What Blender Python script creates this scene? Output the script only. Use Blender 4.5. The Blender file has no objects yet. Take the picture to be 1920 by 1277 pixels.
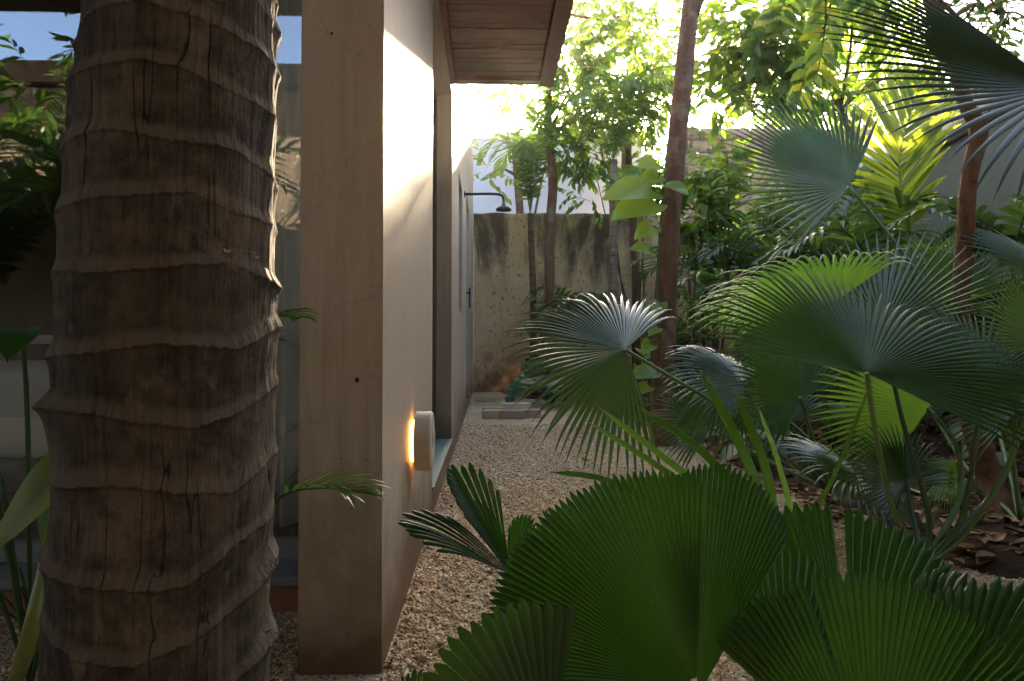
import bpy, bmesh, math, random
import numpy as np
from mathutils import Vector, Matrix, Quaternion, noise
R_ = math.radians
HAZE = 0.0012
rnd = random.Random(7)
sc = bpy.context.scene
COL = sc.collection

# ------------------------------------------------------------------ camera
F = 1333.0; W0, H0 = 1920.0, 1277.0
CAM_Z = 0.62; YAW = R_(1.976); PITCH = R_(1.2); SHIFT_Y = -0.00751
cam_d = bpy.data.cameras.new("camera"); cam = bpy.data.objects.new("camera", cam_d); COL.objects.link(cam)
cam_d.sensor_width = 36; cam_d.lens = F / W0 * 36; cam_d.shift_y = SHIFT_Y
cam_d.clip_start = 0.02; cam_d.clip_end = 500
cam.location = (0, 0, CAM_Z); cam.rotation_euler = (math.pi / 2 + PITCH, 0, -YAW)
sc.camera = cam
# ------------------------------------------------------------------ light
SUN_EL, SUN_AZ = R_(18.3), R_(4.3)          # azimuth measured from +Y towards +X
w = bpy.data.worlds.new("World"); sc.world = w; w.use_nodes = True
nt = w.node_tree; bg = nt.nodes["Background"]
sky = nt.nodes.new("ShaderNodeTexSky"); sky.sky_type = 'NISHITA'; sky.sun_disc = False
sky.sun_elevation = SUN_EL; sky.sun_rotation = SUN_AZ
sky.air_density = 0.55; sky.dust_density = 4.5; sky.ozone_density = 0.4
nt.links.new(sky.outputs[0], bg.inputs[0]); bg.inputs[1].default_value = 0.15
sun_d = bpy.data.lights.new("sun", 'SUN'); sun = bpy.data.objects.new("sun", sun_d); COL.objects.link(sun)
sun_d.energy = 5.0; sun_d.angle = R_(0.55); sun_d.color = (1.0, 0.77, 0.50)
sd = Vector((math.sin(SUN_AZ) * math.cos(SUN_EL), math.cos(SUN_AZ) * math.cos(SUN_EL), math.sin(SUN_EL)))
sun.rotation_euler = (-sd).to_track_quat('-Z', 'Y').to_euler()
sun.location = (1, 14, 9)
sc.view_settings.view_transform = 'Standard'; sc.view_settings.look = 'None'
sc.view_settings.exposure = 2.75; sc.view_settings.gamma = 1.0
sc.render.engine = 'CYCLES'
cy = sc.cycles
cy.max_bounces = 8; cy.diffuse_bounces = 4; cy.glossy_bounces = 3; cy.transmission_bounces = 4
cy.transparent_max_bounces = 8; cy.caustics_reflective = False; cy.caustics_refractive = False
cy.use_denoising = True; cy.sample_clamp_indirect = 6.0

# ------------------------------------------------------------------ helpers
_cm = Matrix.Rotation(-YAW, 3, 'Z') @ Matrix.Rotation(math.pi / 2 + PITCH, 3, 'X')
def ray(px, py):
    d = Vector(((px - W0 / 2) / F, (H0 / 2 - py) / F + SHIFT_Y * W0 / F, -1.0))
    return _cm @ d
def P(px, py, Y):
    d = ray(px, py); k = Y / d.y
    return Vector((0, 0, CAM_Z)) + d * k
def G(px, py, z=0.0):
    d = ray(px, py); k = (z - CAM_Z) / d.z
    return Vector((0, 0, CAM_Z)) + d * k

class MB:
    def __init__(s): s.v = []; s.f = []; s.a = []
    def add(s, vs, fs, at=None):
        o = len(s.v); s.v += [tuple(v) for v in vs]; s.f += [tuple(i + o for i in f) for f in fs]
        s.a += (at if at is not None else [0.0] * len(vs))
    def box(s, x0, x1, y0, y1, z0, z1):
        s.add([(x0, y0, z0), (x1, y0, z0), (x1, y1, z0), (x0, y1, z0), (x0, y0, z1), (x1, y0, z1), (x1, y1, z1), (x0, y1, z1)],
              [(0, 3, 2, 1), (4, 5, 6, 7), (0, 1, 5, 4), (1, 2, 6, 5), (2, 3, 7, 6), (3, 0, 4, 7)])
    def tube(s, pts, rad, seg=8, cap=True, at=None):
        pts = [Vector(p) for p in pts]; n = len(pts)
        if not hasattr(rad, '__len__'): rad = [rad] * n
        vs = []; fs = []; ref = None; al = []
        for i, p in enumerate(pts):
            t = (pts[min(i + 1, n - 1)] - pts[max(i - 1, 0)]).normalized()
            if ref is None:
                ref = t.orthogonal().normalized()
            ref = (ref - t * ref.dot(t)).normalized(); b = t.cross(ref)
            for k in range(seg):
                a = 2 * math.pi * k / seg
                vs.append(p + (ref * math.cos(a) + b * math.sin(a)) * rad[i]); al.append(at[i] if at else 0.0)
        for i in range(n - 1):
            for k in range(seg):
                k2 = (k + 1) % seg
                fs.append((i * seg + k, i * seg + k2, (i + 1) * seg + k2, (i + 1) * seg + k))
        if cap:
            fs.append(tuple(range(seg - 1, -1, -1))); fs.append(tuple((n - 1) * seg + k for k in range(seg)))
        s.add(vs, fs, al)
    def lathe(s, prof, axis_o, ax, seg=32):
        ax = Vector(ax).normalized(); r = ax.orthogonal().normalized(); b = ax.cross(r); n = len(prof)
        vs = []; fs = []
        for (rr, h) in prof:
            for k in range(seg):
                a = 2 * math.pi * k / seg
                vs.append(Vector(axis_o) + ax * h + (r * math.cos(a) + b * math.sin(a)) * rr)
        for i in range(n - 1):
            for k in range(seg):
                k2 = (k + 1) % seg
                fs.append((i * seg + k, i * seg + k2, (i + 1) * seg + k2, (i + 1) * seg + k))
        fs.append(tuple(range(seg - 1, -1, -1))); fs.append(tuple((n - 1) * seg + k for k in range(seg)))
        s.add(vs, fs)
    def build(s, name, mat, parent=None, smooth=False, attr=False, bevel=0, kind=None, bseg=2):
        me = bpy.data.meshes.new(name); me.from_pydata(s.v, [], s.f)
        if attr:
            A = me.attributes.new("tip", 'FLOAT', 'POINT'); A.data.foreach_set("value", s.a)
        if bevel:
            bm = bmesh.new(); bm.from_mesh(me)
            bmesh.ops.bevel(bm, geom=[e for e in bm.edges if e.calc_face_angle(0) > 0.6], offset=bevel, segments=bseg, affect='EDGES', profile=0.6)
            bm.to_mesh(me); bm.free()
        return link(name, me, mat, parent, smooth, kind)
def link(name, me, mat, parent=None, smooth=False, kind=None):
    if smooth: me.polygons.foreach_set("use_smooth", [True] * len(me.polygons))
    if mat is not None and not me.materials: me.materials.append(mat)
    me.update()
    o = bpy.data.objects.new(name, me); COL.objects.link(o)
    if parent is not None:
        o.parent = parent
        pl = Vector((0, 0, 0)); q = parent
        while q is not None: pl += Vector(q.location); q = q.parent
        o.location = -pl       # meshes are authored in world coordinates
    if kind: o["kind"] = kind
    return o
def thing(name, label, cat, loc=(0, 0, 0), group=None):
    o = bpy.data.objects.new(name, None); COL.objects.link(o); o.location = loc; o.empty_display_size = 0.05
    return tag(o, label, cat, group)
def tag(o, label, cat, group=None):
    o["label"] = label; o["category"] = cat
    if group: o["group"] = group
    return o
def np_mesh(name, V, T, attr=None):
    me = bpy.data.meshes.new(name); V = np.asarray(V, np.float32); T = np.asarray(T, np.int32)
    me.vertices.add(len(V)); me.vertices.foreach_set("co", V.ravel())
    n, k = T.shape
    me.loops.add(n * k); me.loops.foreach_set("vertex_index", T.ravel())
    me.polygons.add(n); me.polygons.foreach_set("loop_start", np.arange(0, n * k, k, dtype=np.int32))
    if attr is not None:
        A = me.attributes.new("tip", 'FLOAT', 'POINT'); A.data.foreach_set("value", np.asarray(attr, np.float32))
    me.update(calc_edges=True); me.validate()
    return me
def smooth_path(pts, n):
    pts = [Vector(p) for p in pts]; out = []
    m = len(pts) - 1
    for i in range(n + 1):
        u = i / n * m; k = min(int(u), m - 1); t = u - k
        p0 = pts[max(k - 1, 0)]; p1 = pts[k]; p2 = pts[k + 1]; p3 = pts[min(k + 2, m)]
        out.append(0.5 * ((2 * p1) + (p2 - p0) * t + (2 * p0 - 5 * p1 + 4 * p2 - p3) * t * t + (3 * p1 - p0 - 3 * p2 + p3) * t ** 3))
    return out

# ------------------------------------------------------------------ materials
class NM:
    def __init__(s, name):
        s.m = bpy.data.materials.new(name); s.m.use_nodes = True; s.t = s.m.node_tree; s.t.nodes.clear()
        s.out = s.n("ShaderNodeOutputMaterial")
    def n(s, typ, **kw):
        nd = s.t.nodes.new(typ)
        for k, v in kw.items():
            if k.startswith('i_'):
                key = k[2:]; key = int(key) if key.isdigit() else key.replace('_', ' ')
                s.set(nd, key, v)
            else: setattr(nd, k, v)
        return nd
    def set(s, nd, key, v):
        if isinstance(v, bpy.types.NodeSocket): s.t.links.new(v, nd.inputs[key])
        else:
            if isinstance(v, tuple) and len(v) == 3 and nd.inputs[key].type == 'RGBA': v = (*v, 1)
            nd.inputs[key].default_value = v
    def coord(s, scale=(1, 1, 1), which='Object'):
        tc = s.n("ShaderNodeTexCoord"); mp = s.n("ShaderNodeMapping"); s.t.links.new(tc.outputs[which], mp.inputs[0])
        mp.inputs['Scale'].default_value = scale; return mp.outputs[0]
    def noise(s, vec, scale, detail=4, rough=0.55, dist=0.0):
        nd = s.n("ShaderNodeTexNoise", i_Vector=vec, i_Scale=scale, i_Detail=detail, i_Roughness=rough, i_Distortion=dist); return nd.outputs[0]
    def ramp(s, fac, stops):
        nd = s.n("ShaderNodeValToRGB"); s.t.links.new(fac, nd.inputs[0]); e = nd.color_ramp.elements
        while len(e) < len(stops): e.new(0.5)
        for el, (p, c) in zip(e, stops):
            el.position = p; el.color = (c, c, c, 1) if isinstance(c, (int, float)) else (*c, 1)
        return nd.outputs[0]
    def mix(s, fac, a, b, mode='MIX'):
        nd = s.n("ShaderNodeMix", data_type='RGBA', blend_type=mode)
        s.set(nd, 0, fac); s.set(nd, 6, a); s.set(nd, 7, b); return nd.outputs[2]
    def math(s, op, a, b=0.0, c=None):
        nd = s.n("ShaderNodeMath", operation=op); s.set(nd, 0, a); s.set(nd, 1, b)
        if c is not None: s.set(nd, 2, c)
        return nd.outputs[0]
    def bump(s, h, strength=0.3, dist=0.01, normal=None):
        nd = s.n("ShaderNodeBump", i_Height=h, i_Strength=strength, i_Distance=dist)
        if normal is not None: s.set(nd, 'Normal', normal)
        return nd.outputs[0]
    def pbr(s, col, rough=0.6, normal=None, metallic=0.0, spec=0.5):
        b = s.n("ShaderNodeBsdfPrincipled", i_Base_Color=col, i_Roughness=rough, i_Metallic=metallic)
        b.inputs['Specular IOR Level'].default_value = spec
        if normal is not None: s.set(b, 'Normal', normal)
        return b.outputs[0]
    def done(s, sh): s.t.links.new(sh, s.out.inputs[0]); return s.m

def simple(name, c1, c2, scale=8, rough=0.6, bump=0.2, bscale=60, stretch=(1, 1, 1), metallic=0.0, bdist=0.004, spec=0.5):
    m = NM(name); v = m.coord(stretch)
    col = m.mix(m.ramp(m.noise(v, scale, 5), [(0.3, 0.0), (0.7, 1.0)]), c1, c2)
    nb = m.bump(m.noise(v, bscale, 4), bump, bdist)
    return m.done(m.pbr(col, rough, nb, metallic, spec))

def leafmat(name, c1, c2, tr, trw=0.35, rough=0.30, scale=9, tipc=(0.25, 0.17, 0.06), tip0=0.93, spec=0.55, spots=0.25, wear=0.0):
    m = NM(name); v = m.coord()
    ns = m.noise(v, scale, 4)
    col = m.mix(m.ramp(ns, [(0.3, 0.0), (0.7, 1.0)]), c1, c2)
    at = m.n("ShaderNodeAttribute", attribute_name="tip").outputs['Fac']
    w_ = m.math('ADD', at, m.math('MULTIPLY', m.math('SUBTRACT', m.noise(v, 28, 2), 0.5), 0.16))
    tf = m.ramp(w_, [(tip0, 0.0), (tip0 + 0.03, 1.0)])
    sp = m.ramp(m.noise(v, 95, 2), [(0.70, 0.0), (0.74, spots)])
    col = m.mix(sp, col, (tr[0] * 1.1, tr[1] * 0.9, tr[2] * 0.8))
    if wear:
        col = m.mix(m.ramp(m.noise(v, 4.5, 5, .6), [(0.52, 0.0), (0.72, 0.55)]), col, (c2[0] * 2.2, c2[1] * 1.25, c2[2]))
        col = m.mix(m.ramp(m.noise(v, 34, 5, .75), [(0.68, 0.0), (0.71, wear)]), col, (0.17, 0.11, 0.045))
    col = m.mix(tf, col, tipc)
    tcol = m.mix(tf, m.mix(m.ramp(ns, [(0.3, 0.0), (0.7, 1.0)]), tr, (tr[0] * 0.75, tr[1] * 0.85, tr[2])), tipc)
    nb = m.bump(m.noise(v, 60, 3), 0.06, 0.002)
    b = m.pbr(col, rough, nb, 0, spec)
    t = m.n("ShaderNodeBsdfTranslucent", i_Color=tcol).outputs[0]
    mx = m.n("ShaderNodeMixShader"); m.set(mx, 0, trw); m.set(mx, 1, b); m.set(mx, 2, t)
    return m.done(mx.outputs[0])

def m_plaster(name='plaster', tint=1.0):
    m = NM(name); v = m.coord(); vs = m.coord((14, 14, 0.9))
    streak = m.noise(vs, 4, 5, 0.6)
    col = m.mix(m.ramp(streak, [(0.3, 0.0), (0.75, 1.0)]), (0.38, 0.325, 0.24), (0.55, 0.485, 0.375))
    col = m.mix(m.ramp(m.noise(v, 2.2, 6, .62), [(0.35, 0.0), (0.7, 0.9)]), col, (0.45, 0.36, 0.27))
    col = m.mix(m.ramp(m.noise(m.coord((9, 9, .35)), 3, 5, .65), [(0.56, 0.0), (0.72, 0.5)]), col, (0.30, 0.235, 0.16))
    col = m.mix(m.ramp(m.math('ABSOLUTE', m.math('SUBTRACT', m.noise(v, 3.4, 5, .6, .6), .5)), [(0.0, 0.35), (0.004, 0.0)]), col, (0.18, 0.13, 0.09))
    # rising damp and soil stain near the ground, broken by noise
    z = m.n("ShaderNodeSeparateXYZ", i_0=v).outputs[2]
    st = m.math('SUBTRACT', m.math('ADD', m.math('MULTIPLY', m.noise(v, 3.5, 6, 0.65), 0.62), 0.0), m.math('MULTIPLY', z, 0.85))
    col = m.mix(m.ramp(st, [(-0.02, 0.0), (0.26, 0.92)]), col, (0.13, 0.07, 0.033))
    pits = m.n("ShaderNodeTexVoronoi", i_Vector=v, i_Scale=16.0, feature='F1').outputs[0]
    pit = m.ramp(m.math('ADD', pits, m.math('MULTIPLY', m.noise(v, 9, 2), 0.12)), [(0.075, 1.0), (0.10, 0.0)])
    col = m.mix(m.math('MULTIPLY', pit, 0.8), col, (0.08, 0.06, 0.045))
    h = m.math('SUBTRACT', m.math('MULTIPLY', streak, 0.5), pit)
    nb = m.bump(h, 0.22, 0.004); nb = m.bump(m.noise(v, 160, 3), 0.10, 0.002, nb)
    return m.done(m.pbr(col, m.ramp(streak, [(0.2, 0.42), (0.8, 0.6)]), nb, 0, 0.4))
def m_stained():
    m = NM('stained_plaster'); v = m.coord(); vs = m.coord((1.6, 1.6, 0.42))
    base = m.mix(m.ramp(m.noise(v, 1.6, 5), [(0.3, 0.0), (0.7, 1.0)]), (0.78, 0.54, 0.29), (0.60, 0.41, 0.22))
    z = m.n("ShaderNodeSeparateXYZ", i_0=v).outputs[2]
    big = m.noise(vs, 1.35, 7, 0.62, 0.4)
    st = m.math('ADD', m.math('MULTIPLY', m.math('SUBTRACT', z, 1.55), 0.13), big)
    col = m.mix(m.ramp(st, [(0.49, 0.0), (0.62, 0.88)]), base, (0.075, 0.058, 0.04))
    col = m.mix(m.ramp(m.noise(m.coord((5, 5, 1.2)), 5, 6, 0.7), [(0.60, 0.0), (0.68, 0.75)]), col, (0.06, 0.05, 0.035))
    col = m.mix(m.ramp(m.math('ADD', m.noise(v, 5, 5), m.math('MULTIPLY', z, -0.75)), [(0.10, 0.0), (0.42, 0.8)]), col, (0.085, 0.055, 0.033))
    sp = m.ramp(m.noise(m.coord((1, 1, 0.6)), 26, 4, 0.6), [(0.60, 0.0), (0.64, 0.8)])
    col = m.mix(sp, col, (0.09, 0.07, 0.045))
    nb = m.bump(m.noise(v, 22, 7, 0.65), 0.55, 0.02)
    return m.done(m.pbr(col, 0.85, nb, 0, 0.2))
def m_gravel():
    m = NM('gravel'); v = m.coord()
    vo = m.n("ShaderNodeTexVoronoi", i_Vector=v, i_Scale=150.0, i_Randomness=1.0)
    cc = m.n("ShaderNodeSeparateColor", i_0=vo.outputs['Color']).outputs[0]
    col = m.ramp(cc, [(0.0, (0.15, 0.105, 0.06)), (0.22, (0.52, 0.375, 0.21)), (0.6, (0.73, 0.57, 0.35)), (1.0, (0.83, 0.72, 0.52))])
    col = m.mix(m.ramp(m.noise(v, 1.6, 6), [(0.42, 0.0), (0.7, 0.45)]), col, (0.20, 0.14, 0.08))
    d = m.ramp(vo.outputs['Distance'], [(0.0, 1.0), (0.8, 0.0)])
    nb = m.bump(d, 0.9, 0.006); nb = m.bump(m.noise(v, 14, 5), 0.5, 0.02, nb)
    return m.done(m.pbr(col, 0.85, nb, 0, 0.25))
def m_pebble():
    m = NM('pebble'); g = m.n("ShaderNodeAttribute", attribute_name="tip").outputs['Fac']
    col = m.ramp(g, [(0.0, (0.13, 0.09, 0.05)), (0.10, (0.52, 0.375, 0.21)), (0.55, (0.73, 0.57, 0.35)), (0.9, (0.83, 0.71, 0.51)), (1.0, (0.72, 0.68, 0.60))])
    return m.done(m.pbr(col, 0.75, None, 0, 0.3))
def m_soil():
    m = NM('soil'); v = m.coord()
    col = m.mix(m.ramp(m.noise(v, 7, 6, 0.65), [(0.35, 0.0), (0.68, 1.0)]), (0.045, 0.028, 0.017), (0.13, 0.08, 0.045))
    nb = m.bump(m.noise(v, 40, 6, 0.7), 0.9, 0.03)
    return m.done(m.pbr(col, 0.95, nb, 0, 0.15))
def m_bark(name, c1, c2, c3, ring=False):
    m = NM(name); v = m.coord((3, 3, 0.7)); v1 = m.coord()
    col = m.mix(m.ramp(m.noise(v, 8, 6, 0.65), [(0.32, 0.0), (0.68, 1.0)]), c1, c2)
    col = m.mix(m.ramp(m.noise(v1, 6, 5), [(0.55, 0.0), (0.66, 0.8)]), col, c3)
    h = m.noise(v, 26, 6, 0.7)
    nb = m.bump(h, 0.8, 0.02)
    col = m.mix(m.ramp(m.noise(m.coord((5, 5, 9)), 5, 3), [(0.60, 0.0), (0.66, 0.55)]), col, (c1[0] * .45, c1[1] * .45, c1[2] * .45))
    if ring:
        z = m.n("ShaderNodeSeparateXYZ", i_0=v1).outputs[2]
        rr = m.ramp(m.math('FRACT', m.math('MULTIPLY', m.math('ADD', z, m.math('MULTIPLY', m.noise(v1, 4, 2), 0.06)), 9.0)), [(0.0, 1.0), (0.12, 0.0), (0.9, 0.0), (1.0, 1.0)])
        col = m.mix(m.math('MULTIPLY', rr, 0.7), col, c3); nb = m.bump(rr, 0.5, 0.01, nb)
    return m.done(m.pbr(col, 0.8, nb, 0, 0.25))
def m_palm_trunk():
    m = NM('palm_bark'); v = m.coord((1, 1, 1)); fib = m.coord((22, 22, 0.9)); fib2 = m.coord((60, 60, 2.2))
    f1 = m.noise(fib, 3.2, 6, 0.6); f2 = m.noise(fib2, 4, 4, 0.6)
    big = m.noise(v, 9, 6, 0.62); fine = m.noise(v, 45, 6, 0.7)
    col = m.mix(m.ramp(f1, [(0.28, 0.0), (0.72, 1.0)]), (0.036, 0.028, 0.019), (0.088, 0.070, 0.048))
    col = m.mix(m.ramp(big, [(0.42, 0.0), (0.66, 0.85)]), col, (0.165, 0.132, 0.093))
    # black mildew mottling and grey weathering
    mil = m.math('ADD', m.math('MULTIPLY', fine, 0.55), m.math('MULTIPLY', m.noise(v, 13, 5, 0.7), 0.5))
    col = m.mix(m.ramp(mil, [(0.49, 0.0), (0.64, 0.80)]), col, (0.022, 0.017, 0.012))
    col = m.mix(m.ramp(m.noise(m.coord((1.3, 1.3, 0.8)), 15, 4, 0.6, 1.0), [(0.60, 0.0), (0.70, 0.55)]), col, (0.21, 0.17, 0.12))
    col = m.mix(m.ramp(m.noise(v, 3.1, 4), [(0.5, 0.0), (0.72, 0.5)]), col, (0.05, 0.048, 0.02))
    # ring scars: pale fibrous lip with caught light, undercut shadow below, both painted in
    at = m.n("ShaderNodeAttribute", attribute_name="tip").outputs['Fac']
    lip = m.math('MULTIPLY', m.ramp(at, [(0.45, 0.0), (0.9, 1.0)]), m.ramp(fine, [(0.3, 0.25), (0.7, 1.0)]))
    col = m.mix(m.math('MULTIPLY', lip, 0.55), col, (0.22, 0.18, 0.13))
    col = m.mix(m.ramp(m.math('MULTIPLY', at, -1.0), [(0.2, 0.0), (0.9, 0.7)]), col, (0.02, 0.013, 0.008))
    # long dry cracks running with the fibre
    cn = m.noise(m.coord((34, 34, 1.9)), 1.0, 2, 0.5, 0.25)
    crm = m.math('MULTIPLY', m.ramp(m.math('ABSOLUTE', m.math('SUBTRACT', cn, 0.5)), [(0.0, 1.0), (0.010, 0.0)]), m.ramp(m.noise(v, 9, 3), [(0.51, 0.0), (0.60, 1.0)]))
    col = m.mix(m.math('MULTIPLY', crm, 0.8), col, (0.010, 0.007, 0.005))
    h = m.math('SUBTRACT', m.math('ADD', m.math('MULTIPLY', f1, 0.6), m.math('MULTIPLY', fine, 0.5)), m.math('MULTIPLY', crm, 0.8))
    nb = m.bump(h, 0.9, 0.008); nb = m.bump(f2, 0.6, 0.003, nb); nb = m.bump(m.noise(v, 120, 4, .7), .35, .002, nb)
    return m.done(m.pbr(col, 0.85, nb, 0, 0.25))
def m_glass():
    m = NM('glass'); lw = m.n("ShaderNodeLayerWeight", i_Blend=0.25).outputs['Facing']
    tr = m.n("ShaderNodeBsdfTransparent", i_Color=(0.90, 0.94, 0.93)).outputs[0]
    gl = m.n("ShaderNodeBsdfGlossy", i_Color=(0.95, 0.97, 1.0), i_Roughness=0.0).outputs[0]
    f = m.math('ADD', m.math('MULTIPLY', lw, 0.5), 0.10)
    mx = m.n("ShaderNodeMixShader"); m.set(mx, 0, f); m.set(mx, 1, tr); m.set(mx, 2, gl)
    return m.done(mx.outputs[0])
def emis(name, c, s):
    m = NM(name); return m.done(m.n("ShaderNodeEmission", i_Color=c, i_Strength=s).outputs[0])
def m_planks():
    m = NM('soffit_wood'); v = m.coord((1.2, 9, 1))
    oi = m.n("ShaderNodeObjectInfo").outputs['Random']
    col = m.mix(m.ramp(m.noise(v, 5, 5), [(0.3, 0.0), (0.7, 1.0)]), (0.15, 0.045, 0.022), (0.22, 0.075, 0.038))
    col = m.mix(m.math('MULTIPLY', oi, 0.5), col, (0.11, 0.034, 0.017))
    return m.done(m.pbr(col, 0.55, m.bump(m.noise(v, 30, 4), 0.25, 0.003), 0, 0.4))
def m_block():
    m = NM('concrete_block'); v = m.coord(); oi = m.n("ShaderNodeObjectInfo").outputs['Random']
    col = m.mix(m.ramp(m.noise(v, 4, 6), [(0.3, 0.0), (0.7, 1.0)]), (0.50, 0.36, 0.23), (0.38, 0.27, 0.175))
    col = m.mix(m.ramp(m.math('ADD', m.noise(v, 3, 6, 0.65), m.math('MULTIPLY', oi, 0.16)), [(0.56, 0.0), (0.74, 0.75)]), col, (0.11, 0.085, 0.06))
    return m.done(m.pbr(col, 0.9, m.bump(m.noise(v, 50, 6, 0.7), 0.5, 0.01), 0, 0.2))

M = {}
M['plaster'] = m_plaster(); M['stained'] = m_stained(); M['gravel'] = m_gravel(); M['pebble'] = m_pebble(); M['soil'] = m_soil()
M['palmbark'] = m_palm_trunk(); M['glass'] = m_glass(); M['planks'] = m_planks(); M['block'] = m_block()
M['bark'] = m_bark('smooth_bark', (0.17, 0.085, 0.042), (0.27, 0.145, 0.078), (0.34, 0.235, 0.15))
M['barkpale'] = m_bark('pale_bark', (0.26, 0.18, 0.11), (0.40, 0.31, 0.21), (0.13, 0.085, 0.05), True)
M['barkdark'] = m_bark('dark_bark', (0.11, 0.06, 0.033), (0.19, 0.105, 0.06), (0.24, 0.17, 0.11))
M['barkring'] = m_bark('ringed_bark', (0.14, 0.085, 0.04), (0.24, 0.155, 0.075), (0.07, 0.045, 0.025), True)
M['darkmetal'] = simple('dark_metal', (0.035, 0.025, 0.02), (0.05, 0.036, 0.03), 8, 0.4, 0.05, metallic=0.6)
M['frame'] = simple('window_frame', (0.10, 0.085, 0.065), (0.13, 0.11, 0.085), 8, 0.45, 0.05)
M['greyframe'] = simple('grey_frame', (0.20, 0.21, 0.21), (0.25, 0.26, 0.26), 8, 0.45, 0.05)
M['teal'] = simple('teal_sill', (0.10, 0.20, 0.19), (0.15, 0.27, 0.25), 14, 0.35, 0.2, 50, (1, 6, 1))
M['terracotta'] = simple('terracotta', (0.25, 0.10, 0.05), (0.33, 0.15, 0.075), 9, 0.8, 0.3)
M['greystone'] = simple('grey_stone', (0.17, 0.18, 0.175), (0.25, 0.26, 0.255), 9, 0.6, 0.2)
M['curtain'] = simple('curtain', (0.82, 0.83, 0.84), (0.87, 0.87, 0.87), 8, 0.9, 0.1, 200)
M['sheet'] = simple('bed_sheet', (0.70, 0.71, 0.74), (0.76, 0.77, 0.79), 5, 0.9, 0.3, 9, bdist=0.02)
M['darkwood'] = simple('dark_wood', (0.045, 0.025, 0.015), (0.075, 0.042, 0.025), 8, 0.5, 0.2, 40, (1, 8, 1))
M['room'] = simple('room_paint', (0.07, 0.065, 0.06), (0.09, 0.085, 0.08), 3, 0.9, 0.05)
M['bluewall'] = simple('pale_blue_paint', (0.60, 0.66, 0.74), (0.67, 0.72, 0.78), 2, 0.8, 0.15)
M['greywall'] = simple('grey_green_paint', (0.17, 0.17, 0.125), (0.22, 0.215, 0.165), 1.6, 0.8, 0.35, 18, bdist=0.01)
M['metalcap'] = simple('galvanised_sheet', (0.42, 0.43, 0.42), (0.30, 0.29, 0.27), 4, 0.45, 0.5, 4, metallic=0.7, bdist=0.03)
M['rearwall'] = simple('rough_grey_render', (0.17, 0.14, 0.11), (0.10, 0.085, 0.07), 2.5, 0.9, 0.5, 30, bdist=0.02)
M['rock'] = simple('rubble_stone', (0.16, 0.115, 0.08), (0.29, 0.225, 0.165), 5, 0.9, 0.8, 16, bdist=0.03)
M['brick'] = simple('pale_paver', (0.46, 0.34, 0.22), (0.58, 0.45, 0.30), 9, 0.85, 0.5, 40)
M['brickpale'] = simple('cream_paver', (0.58, 0.50, 0.37), (0.66, 0.58, 0.45), 9, 0.85, 0.4, 40)
M['brickgrey'] = simple('grey_paver', (0.33, 0.26, 0.18), (0.42, 0.34, 0.25), 9, 0.85, 0.5, 40)
M['lamp'] = simple('lamp_plaster', (0.52, 0.45, 0.35), (0.58, 0.51, 0.41), 9, 0.5, 0.1, 60)
M['glow'] = emis('warm_lamp_light', (1.0, 0.36, 0.06), 3.5)
M['glow2'] = emis('garden_lamp_light', (1.0, 0.50, 0.14), 16.0)
M['deadleaf'] = simple('dead_leaf', (0.23, 0.11, 0.045), (0.38, 0.22, 0.09), 4, 0.8, 0.2)
M['yellowleaf'] = simple('yellow_leaf', (0.45, 0.30, 0.05), (0.38, 0.20, 0.04), 4, 0.7, 0.2)
M['petiole'] = simple('petiole', (0.075, 0.15, 0.03), (0.11, 0.20, 0.045), 6, 0.4, 0.1)
M['petioledk'] = simple('petiole_dark', (0.035, 0.075, 0.02), (0.055, 0.11, 0.03), 6, 0.4, 0.1)
M['petioleyel'] = simple('petiole_yellow', (0.20, 0.22, 0.035), (0.12, 0.17, 0.03), 4, 0.4, 0.1)
M['lichen'] = simple('lichen', (0.62, 0.60, 0.52), (0.5, 0.48, 0.40), 9, 0.9, 0.3)
M['fan'] = leafmat('fan_leaf', (0.020, 0.070, 0.010), (0.036, 0.105, 0.014), (0.15, 0.34, 0.015), 0.26, 0.34, spec=0.32, wear=.5)
M['fansheen'] = leafmat('fan_leaf_glossy', (0.024, 0.076, 0.016), (0.040, 0.105, 0.022), (0.16, 0.34, 0.02), 0.18, 0.17, spec=1.0)
M['fandark'] = leafmat('fan_leaf_dark', (0.012, 0.042, 0.010), (0.020, 0.06, 0.014), (0.05, 0.14, 0.01), 0.06, 0.34)  # darker fan leaf: backlit silhouette put into the colour
M['fanbright'] = leafmat('fan_leaf_bright', (0.05, 0.13, 0.025), (0.07, 0.17, 0.03), (0.24, 0.46, 0.04), 0.42, 0.34)  # lighter fan leaf: backlight put into the colour; also on the young blades
M['licuala'] = leafmat('pleated_leaf', (0.009, 0.046, 0.005), (0.022, 0.076, 0.008), (0.07, 0.24, 0.010), 0.26, 0.33, 7, tip0=1.015, spots=0.45, spec=.5, wear=.7)
M['frond'] = leafmat('frond_leaf', (0.04, 0.105, 0.022), (0.065, 0.15, 0.03), (0.26, 0.44, 0.03), 0.42, 0.36)
M['frondsun'] = leafmat('sunlit_frond', (0.09, 0.19, 0.02), (0.13, 0.24, 0.03), (0.55, 0.62, 0.03), 0.55, 0.4)  # yellower frond: the low sun put into the leaf colour
M['fronddk'] = leafmat('dark_frond', (0.025, 0.06, 0.022), (0.04, 0.085, 0.028), (0.14, 0.26, 0.03), 0.3, 0.36)
M['broad'] = leafmat('tree_leaf', (0.040, 0.095, 0.018), (0.07, 0.145, 0.028), (0.33, 0.50, 0.035), 0.48, 0.36)
M['broadyel'] = leafmat('young_tree_leaf', (0.075, 0.14, 0.02), (0.12, 0.18, 0.03), (0.50, 0.56, 0.04), 0.52, 0.36, tip0=0.99)
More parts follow.
